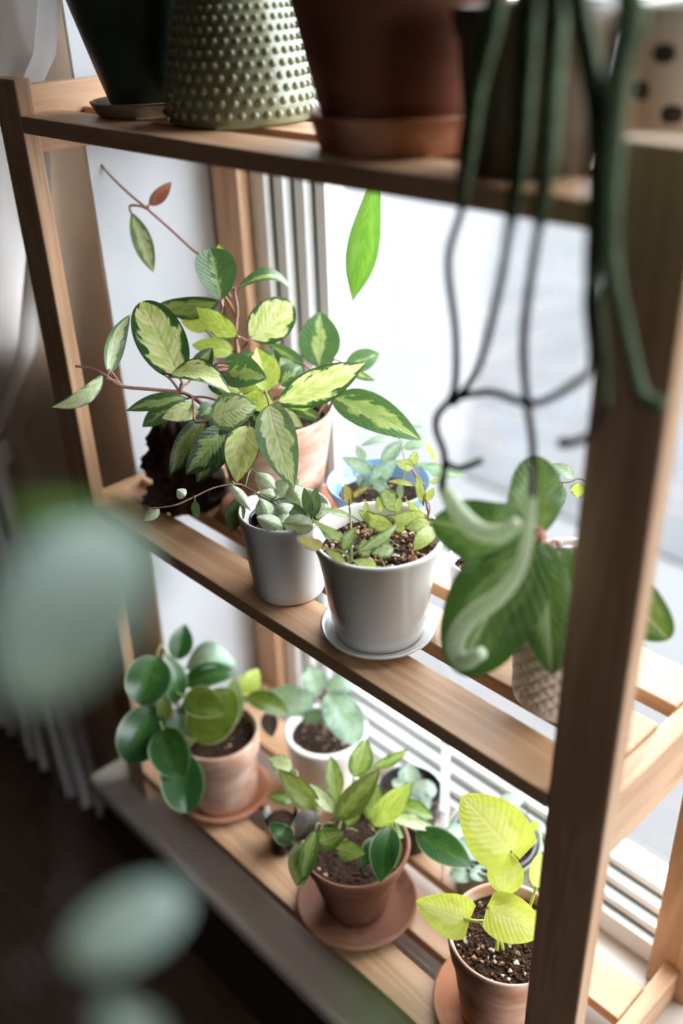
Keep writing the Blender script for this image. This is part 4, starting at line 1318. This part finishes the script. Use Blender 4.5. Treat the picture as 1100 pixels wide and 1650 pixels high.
rows(kb, D, T, [(770, 1350, 0), (800, 1320, 1), (770, 1375, -2), (790, 1395, -3), (845, 1345, 0)], M_STEMG, 0.0012, 0.09)
stem(kb, D, [(838, 1345, 0), (850, 1305, 1), (838, 1275, 1), (815, 1258, 1), (800, 1252, 1)], M_STEMB, 0.0009)
stem(kb, D, [(775, 1350, 1), (770, 1372, -1), (782, 1392, -3), (764, 1400, -4)], M_STEMG, 0.0012)
# plant label
tg0, tg1 = A(715, 1312, y=0.195), A(718, 1188, y=0.215)
lt = thing('plant_label', (0.462, 0.198, Z0), 'tall white plastic plant label standing between the two black pots', 'plant label')
bx = [(tg0 + Vector((-.008, .0, 0))), tg0 + Vector((.008, 0.0, 0)), tg1 + Vector((.008, .0, 0)), tg1 + Vector((-.008, .0, 0))]
lv = [p + Vector((0, k, 0)) for k in (0, .0012) for p in bx]
link('stake', lv, [(0, 1, 2, 3), (7, 6, 5, 4), (0, 4, 5, 1), (1, 5, 6, 2), (2, 6, 7, 3), (3, 7, 4, 0)], M_TAG, lt, smooth=False)
ft = Vector((tg0.x, tg0.y + .0006, Z0))
tube('point', [(*ft, .001), (*(ft.lerp(tg0, .5)), .004), (*(tg0 + Vector((0, .0006, .004))), .005)], M_TAG, lt, n=4)

# ---- centre: pointed leaf hoya in terracotta
ec = (0.447, 0.072, Z0)
saucer(ec, 0.087, 0.017, M_TERRA_DARK, 'wide dark terracotta saucer in the middle of the bottom shelf')
ep = thing('potted_hoya', (ec[0], ec[1], Z0 + 0.005), 'pointed leaf hoya in a dark red terracotta pot, middle of the bottom shelf', 'potted plant')
eb = (ec[0], ec[1], Z0 + 0.0052)
lathe('pot', eb, pot_profile(0.043, 0.077, 0.125, 0.030, 0.003, 0.006), M_TERRA_DARK, ep)
soil(eb, 0.068, eb[2] + 0.106, ep, 12, 260, 0.015, 0.03)
D = 1.29
T = [
    (512, 1307, 0, 447, 1239, -1, 38, 0, OLIVE, dict(bend=.12, fold=.25)),
    (537, 1309, 0, 498, 1263, 0, 26, 10, HOYA_PALE, dict(bend=.10)),
    (541, 1292, 1, 532, 1216, 2, 30, 10, MIDGREEN, dict(bend=.06, shape='lance', fold=.3)),
    (542, 1320, -2, 612, 1238, -3, 42, 5, OLIVE, dict(bend=.08, fold=.25)),
    (570, 1252, 2, 590, 1190, 3, 40, 15, MIDGREEN, dict(bend=.08, fold=.25)),
    (600, 1236, 3, 657, 1207, 3, 20, 20, MIDGREEN, dict(bend=.14, shape='lance')),
    (596, 1322, -1, 610, 1263, -1, 32, -5, MIDGREEN, dict(bend=.08)),
    (600, 1330, -2, 662, 1261, -2, 40, 5, HOYA_LIME, dict(bend=.08, fold=.25)),
    (640, 1300, 1, 698, 1318, 0, 32, -15, MIDGREEN, dict(bend=.18, fold=.2)),
    (622, 1315, -1, 707, 1340, -2, 24, -20, HOYA_PALE, dict(bend=.10)),
    (670, 1340, -2, 760, 1396, -4, 52, -5, GLOSSY, dict(bend=.12, fold=.2)),
    (630, 1334, -3, 612, 1422, -6, 50, 10, GLOSSY, dict(bend=.12, fold=.25)),
    (544, 1368, -5, 588, 1376, -7, 32, 0, MIDGREEN, dict(bend=.12)),
    (514, 1356, -4, 554, 1340, -5, 38, 10, MIDGREEN, dict(bend=.12)),
    (508, 1308, -2, 478, 1354, -4, 44, 0, PURPLE, dict(bend=.10)),
    (494, 1358, -4, 478, 1428, -7, 46, 5, OLIVE, dict(bend=.10, fold=.2)),
    (508, 1338, -4, 487, 1428, -7, 28, 10, MIDGREEN, dict(bend=.10)),
    (470, 1356, -2, 434, 1326, -3, 32, 0, GLOSSY, dict(bend=.14)),
    (606, 1350, -3, 584, 1398, -5, 30, 0, GLOSSY, dict(bend=.10)),
    (470, 1240, 1, 434, 1221, 1, 30, 0, HOYA_PALE, dict(bend=.12)),
    (474, 1290, 0, 431, 1284, -1, 22, 10, MIDGREEN, dict(bend=.20)),
    (560, 1330, -2, 575, 1285, -1, 30, 0, MIDGREEN, dict(bend=.08)),
    (620, 1330, -2, 650, 1350, -3, 26, 0, HOYA_PALE, dict(bend=.10)),
    (640, 1350, -4, 636, 1400, -6, 24, 20, GLOSSY_LIME, dict(bend=.10)),
]
rows(ep, D, T, [(545, 1345, -2), (520, 1330, -2), (575, 1340, -2), (605, 1345, -2), (560, 1290, 0), (575, 1262, 2), (630, 1325, -1), (500, 1320, -1), (480, 1262, 0)], M_STEMG, 0.0013, 0.11)
stem(ep, D, [(550, 1375, -2), (545, 1340, -2), (556, 1300, 0), (570, 1255, 2)], M_STEMG, 0.0022)
stem(ep, D, [(530, 1370, -3), (515, 1330, -2), (496, 1290, 0), (470, 1242, 1)], M_STEMG, 0.0018)
stem(ep, D, [(590, 1370, -3), (610, 1340, -2), (640, 1318, -1), (668, 1338, -2)], M_STEMG, 0.0020)
stem(ep, D, [(575, 1300, 1), (588, 1262, 2), (600, 1236, 3)], M_STEMG, 0.0014)
stem(ep, D, [(520, 1350, -3), (492, 1345, -2), (470, 1356, -2)], M_STEMG, 0.0016)

# clear plastic cup to its left
gc = A(452, 1322, z=0.555)
gcup = thing('plastic_cup', (gc.x, gc.y, Z0), 'small clear plastic cup left of the pointed leaf hoya on the bottom shelf', 'cup')
lathe('body', (gc.x, gc.y, Z0), [(0.012, 0), (0.020, 0.0), (0.021, 0.002), (0.026, 0.066), (0.0275, 0.0665), (0.0275, 0.069), (0.0255, 0.069), (0.0205, 0.004), (0.01, 0.003)], M_CLEAR, gcup)
lathe('filling', (gc.x, gc.y, Z0 + 0.003), [(0.010, 0.001), (0.0195, 0.001), (0.0235, 0.05), (0.015, 0.054), (0.004, 0.055)], M_SOIL, gcup, n=24)

# ---- right: neon philodendron in terracotta
nc = (0.692, 0.092, Z0)
saucer(nc, 0.088, 0.018, M_TERRA_RED, 'red terracotta saucer under the neon lime plant')
npot = thing('potted_philodendron', (nc[0], nc[1], Z0 + 0.005), 'neon lime heart leaf philodendron in a terracotta pot beside the right front post', 'potted plant')
nb = (nc[0], nc[1], Z0 + 0.0052)
lathe('pot', nb, pot_profile(0.052, 0.0735, 0.150, 0.040, 0.003, 0.006), M_TERRA, npot)
soil(nb, 0.0655, nb[2] + 0.134, npot, 13, 900, 0.07, 0.04, size=1.1)
D = 1.13
T = [
    (824, 1372, 0, 744, 1282, 3, 104, 6, NEON, dict(bend=.08, fold=.14, shape='heart', lobe=.16, nu=20, nv=10, wave=.01)),
    (813, 1440, -1, 815, 1376, 0, 58, 0, NEON, dict(bend=.06, fold=.2, shape='oval', nu=18, nv=8)),
    (750, 1481, -1, 670, 1452, -2, 70, -8, NEON, dict(bend=.08, fold=.22, shape='heart', lobe=.10, nu=18, nv=8)),
    (790, 1466, -2, 876, 1502, -2, 74, 5, NEON, dict(bend=.07, fold=.22, shape='heart', lobe=.10, nu=18, nv=8)),
    (864, 1430, 0, 874, 1376, 1, 44, 25, NEON, dict(bend=.07, fold=.25, shape='oval', nu=16, nv=8)),
]
rows(npot, D, T, [], M_LIMESTEM)
stem(npot, D, [(800, 1530, 0), (800, 1500, -1), (785, 1486, -1), (765, 1484, -1), (746, 1480, -1)], M_LIMESTEM, 0.0025, r2=0.002, name='petiole')
stem(npot, D, [(815, 1510, 2), (822, 1450, 2), (828, 1410, 1), (824, 1370, 0)], M_LIMESTEM, 0.0025, name='petiole')
stem(npot, D, [(818, 1510, 2), (826, 1470, 1), (813, 1438, -1)], M_LIMESTEM, 0.0022, name='petiole')
stem(npot, D, [(810, 1530, 1), (800, 1490, 0), (786, 1460, -2)], M_LIMESTEM, 0.0022, name='petiole')
stem(npot, D, [(835, 1520, 2), (852, 1465, 1), (864, 1428, 0)], M_LIMESTEM, 0.0025, name='petiole')

# ================================================================== TOP SHELF
Z2 = SHZ[2]
# ---- dark pot on a wooden saucer, far left
dc = (0.114, 0.098, Z2)
saucer(dc, 0.062, 0.016, M_WOODBOWL, 'pale wooden saucer under the dark pot at the left end of the top shelf')
dp = thing('flower_pot', (dc[0], dc[1], Z2 + .005), 'dark green glazed pot on a wooden saucer at the left of the top shelf', 'flower pot')
lathe('body', (dc[0], dc[1], Z2 + .0052), pot_profile(0.038, 0.082, 0.15, 0, 0, 0.005), M_DARKPOT, dp)
soil((dc[0], dc[1]), 0.072, Z2 + 0.145, dp, 14, 60)

# ---- sage hobnail pot
oc = (0.255, 0.125, Z2)
hp = thing('vase', oc, 'sage green hobnail vase widening to the base on the top shelf', 'vase')
HPROF = [(0.05, 0), (0.074, 0.0), (0.0785, 0.004), (0.0780, 0.02), (0.0735, 0.05), (0.066, 0.08), (0.0585, 0.11), (0.053, 0.14), (0.050, 0.17), (0.052, 0.19), (0.049, 0.19), (0.046, 0.17), (0.045, 0.12), (0.02, 0.12)]
lathe('body', oc, HPROF, M_SAGE, hp)
vs, fs = [], []
zrow = 0.012
row = 0
while zrow < 0.175:
    pts_ = [p for p in HPROF[1:9]]
    rr = None
    for (ra, za_), (rb_, zb_) in zip(HPROF[2:9], HPROF[3:10]):
        if za_ <= zrow <= zb_:
            rr = ra + (rb_ - ra) * (zrow - za_) / (zb_ - za_)
            break
    cnt = 38
    s = 2 * math.pi * rr / cnt * 0.36
    for k in range(cnt):
        a = 2 * math.pi * (k + 0.5 * (row % 2)) / cnt
        nn = Vector((math.cos(a), math.sin(a), 0.15)).normalized()
        tt = Vector((-math.sin(a), math.cos(a), 0))
        ww = nn.cross(tt)
        c0 = Vector((oc[0] + rr * math.cos(a), oc[1] + rr * math.sin(a), oc[2] + zrow))
        b0 = len(vs)
        for (rad_, h_) in ((1.0, -0.05), (0.85, 0.45), (0.45, 0.8)):
            for q in range(6):
                an = q * math.pi / 3
                vs.append(c0 + (tt * math.cos(an) + ww * math.sin(an)) * s * rad_ + nn * s * h_)
        vs.append(c0 + nn * s * 0.92)
        for lv_ in range(2):
            for q in range(6):
                fs.append((b0 + lv_ * 6 + q, b0 + lv_ * 6 + (q + 1) % 6, b0 + lv_ * 6 + 6 + (q + 1) % 6, b0 + lv_ * 6 + 6 + q))
        for q in range(6):
            fs.append((b0 + 12 + q, b0 + 12 + (q + 1) % 6, b0 + 18))
    zrow += 2 * math.pi * rr / cnt * 0.9
    row += 1
hn = link('hobnails', vs, fs, M_SAGE, hp)
hn['kind'] = 'stuff'

# ---- big red terracotta pot with saucer; one strap leaf hangs behind the shelf
tc_ = (0.515, 0.092, Z2)
saucer(tc_, 0.078, 0.030, M_TERRA_RED, 'deep terracotta saucer under the large pot on the top shelf', rb=0.066)
tpot = thing('potted_plant', (tc_[0], tc_[1], Z2 + .005), 'large dark red terracotta pot of a strap leaved plant on the top shelf', 'potted plant')
tb = (tc_[0], tc_[1], Z2 + 0.0052)
lathe('pot', tb, pot_profile(0.062, 0.108, 0.165, 0.04, 0.004, 0.008), terracotta('terracotta_deep', (0.21, 0.075, 0.042), (0.28, 0.13, 0.085), 0.2), tpot)
soil(tb, 0.094, tb[2] + 0.145, tpot, 15, 60)
h0, h1 = A(603, 300, y=0.272), A(568, 485, y=0.272)
nview = (CAM_C - (h0 + h1) / 2).normalized()
leaf(tpot, h0, h1, 50 / FPX * depth(h1), nview, STRAP, bend=-0.05, fold=0.2, shape='strap', nu=20, nv=8)
tube('stem', [(tb[0] - .03, tb[1] + .03, tb[2] + .145, .002), (tb[0] - .08, tb[1] + .11, tb[2] + .19, .002), (h0.x + .03, 0.272, Z2 + .05, .002), (h0.x + .004, 0.272, Z2 - .03, .002), (*h0, .0018)], M_STEMG, tpot)
for (dx, dy, dz, w_) in ((.08, -.05, .16, .03), (-.06, -.07, .20, .03), (.02, .08, .22, .03), (-.1, .02, .15, .03)):
    leaf(tpot, Vector((tb[0] + dx * .2, tb[1] + dy * .2, tb[2] + .145)), Vector((tb[0] + dx, tb[1] + dy, tb[2] + .145 + dz)), w_, Vector((dx, dy, .02)) * -1, STRAP, shape='strap', bend=.1)

# ---- cream spotted pot with the trailing tail cactus at the right end
xc = (0.672, 0.062, Z2)
xp = thing('potted_cactus', xc, 'trailing tail cactus with long dangling stems in a brown olive pot', 'potted plant')
lathe('pot', xc, pot_profile(0.044, 0.058, 0.110, 0.02, 0.003, 0.005), plain('brown_olive_glaze', (0.10, 0.075, 0.045), 0.4, 0.4, 14, 0.3), xp)
soil(xc, 0.050, Z2 + 0.092, xp, 16, 60)
dc2 = (0.728, 0.178, Z2)
dpot = thing('flower_pot', dc2, 'cream flower pot with black dots at the right end of the top shelf', 'flower pot')
lathe('body', dc2, pot_profile(0.044, 0.052, 0.105, 0, 0, 0.005), M_CREAM, dpot)
for k in range(15):
    a, z = k * 2.4 - 1.2, (0.035, 0.075, 0.05)[k % 3]
    rr = 0.044 + 0.008 * z / 0.105
    c0 = Vector((dc2[0] + rr * math.cos(a), dc2[1] + rr * math.sin(a), dc2[2] + z))
    nn = Vector((math.cos(a), math.sin(a), -.08)).normalized()
    tt = Vector((-math.sin(a), math.cos(a), 0))
    ww = nn.cross(tt)
    vs = [c0 + nn * .0022] + [c0 + (tt * math.cos(k2 * math.pi / 8) + ww * math.sin(k2 * math.pi / 8)) * .0085 - nn * .0006 for k2 in range(16)]
    link('dot', vs, [(0, 1 + k2, 1 + (k2 + 1) % 16) for k2 in range(16)], M_SPOT, dpot)
soil(dc2, 0.045, Z2 + 0.092, dpot, 18, 60)


def vine(pts, mat, radii, start=None, name='stem', ribs=None):
    """hanging in front of the shelf: pts (u, v, y)"""
    q = []
    if start:
        q += [(*s[:3], s[3]) for s in start]
    for (u, v, y), r in zip(pts, radii):
        q.append((*A(u, v, y=y), r))
    return tube(name, q, mat, xp, n=10, sub=7)


top = Z2 + 0.125


def over(x, y, r):
    return [(xc[0] + (x - xc[0]) * .2, xc[1] - .01, Z2 + .09, r), (xc[0] + (x - xc[0]) * .5, xc[1] - .05, Z2 + .15, r)]


G, g2, d1 = .0066, .0048, .0028
vine([(790, 40, -.03), (762, 150, -.035), (750, 260, -.035), (744, 335, -.035), (722, 420, -.035), (734, 540, -.03), (731, 630, -.03), (705, 668, -.03), (703, 695, -.03), (716, 735, -.03), (712, 790, -.03)], M_VINEDARK,
     [G * .5, .003, .003, d1, d1, d1, d1, d1, d1, d1, d1], over(.69, 0, .004))
vine([(795, 20, -.034), (768, 130, -.038), (752, 240, -.038), (744, 330, -.037)], M_VINE, [G, G, g2 * 1.3, d1], over(.69, 0, .005))
vine([(850, 0, -.034), (842, 150, -.038), (835, 260, -.036), (822, 365, -.036)], M_VINE, [G * 1.2, G * 1.1, G, d1 * 1.2], over(.73, 0, .006))
vine([(822, 360, -.036), (803, 470, -.036), (772, 590, -.034), (738, 640, -.032), (731, 650, -.03)], M_VINEDARK, [d1, d1, d1, d1, d1])
vine([(893, 0, -.036), (888, 140, -.040), (880, 260, -.040), (868, 368, -.040)], M_VINE, [G * 1.1, G, G, d1 * 1.3], over(.75, 0, .006))
vine([(868, 362, -.040), (850, 480, -.038), (843, 560, -.036), (848, 640, -.034), (858, 720, -.032), (858, 800, -.033)], M_VINEDARK, [d1, d1 * 1.1, d1 * 1.1, d1, d1, .0024])
vine([(858, 720, -.032), (857, 790, -.03), (850, 860, -.028), (836, 918, -.036), (802, 962, -.036), (762, 990, -.036), (738, 1020, -.036), (733, 1048, -.036), (748, 1066, -.036), (776, 1052, -.036)], M_VINEPALE,
     [.0028, .0034, .0046, .0056, .0070, .0080, .0084, .0082, .0076, .0056])
vine([(712, 770, -.03), (718, 792, -.028), (742, 830, -.034), (772, 856, -.036), (806, 860, -.036), (832, 842, -.034)], M_VINEPALE, [.0028, .0056, .0076, .0078, .0070, .005])
vine([(1010, 0, -.05), (990, 130, -.055), (975, 250, -.055), (962, 360, -.05), (946, 480, -.045), (952, 585, -.04), (925, 618, -.04), (860, 650, -.038), (790, 632, -.036), (740, 640, -.032)], M_VINEDARK,
     [.004, .004, .004, .003, .0025, .0025, d1, d1, d1, d1], over(.80, 0, .005))
vine([(1015, 0, -.056), (996, 120, -.062), (985, 240, -.062), (980, 350, -.060), (985, 440, -.058), (1005, 520, -.055), (1022, 600, -.052), (1036, 640, -.052), (1074, 655, -.052)], M_VINE,
     [G * 1.3, G * 1.2, G * 1.1, G, G * .9, .004, .0045, .005, .004], over(.83, 0, .006))
vine([(930, 0, -.045), (960, 170, -.055), (962, 330, -.052), (955, 450, -.05), (968, 560, -.05), (975, 650, -.05)], M_VINE, [G, G, G, .005, .004, .003], over(.79, 0, .006))
vine([(975, 650, -.05), (950, 700, -.048), (915, 714, -.046), (902, 712, -.046)], M_VINEDARK, [d1 * 1.2, d1, d1 * 1.2, d1 * 1.4])
vine([(718, 745, -.03), (740, 755, -.03), (775, 742, -.03)], M_VINE, [d1, d1, d1])

# ================================================================== FOREGROUND floor plant, close to the camera
fx = (0.905, -0.475, 0.0)
fp = thing('floor_plant', fx, 'tall green floor plant with blurred leaves close to the camera', 'potted plant')
lathe('pot', fx, pot_profile(0.10, 0.14, 0.26, 0.05, 0.006, 0.01), M_TERRA_DARK, fp)
soil(fx, 0.12, 0.235, fp, 17, 60)
D = 0.29
T = [
    (245, 930, 3, 20, 810, 1, 150, -10, FGREEN, dict(bend=.12, fold=.2)),
    (195, 850, 0, 30, 1130, -3, 220, 10, TEAL, dict(bend=.12, fold=.12, shape='oval')),
    (108, 1548, 0, 298, 1438, 2, 110, 0, TEAL, dict(bend=.10, fold=.15, shape='oval')),
    (250, 1690, 0, 165, 1620, -3, 60, 0, TEAL, dict(bend=.10, fold=.15, shape='oval')),
    (640, 1680, -6, 570, 1560, -10, 60, 10, FGREEN, dict(bend=.10, fold=.15, pet=False)),
]
rows(fp, D, T, [(165, 950, 3), (112, 1380, 5), (118, 1500, 5), (150, 1690, 6)], M_VINEDARK, 0.0009, 0.2)
sp_ = [P(180, 905, 0.32), P(120, 1130, 0.335), P(110, 1400, 0.335), P(150, 1700, 0.345)]
tube('stem', [(fx[0], fx[1], 0.235, .006), (fx[0] - .01, fx[1] + .01, 0.7, .006), (*sp_[3], .002), (*sp_[2], .0014), (*sp_[1], .0011), (*sp_[0], .001)], M_VINEDARK, fp)
sp2 = [P(640, 1680, .23), P(640, 1900, .27)]
tube('stem', [(fx[0] + .02, fx[1] + .01, 0.235, .004), (sp2[1].x, sp2[1].y, 0.7, .004), (*sp2[1], .003), (*sp2[0], .002)], M_STEMB, fp)
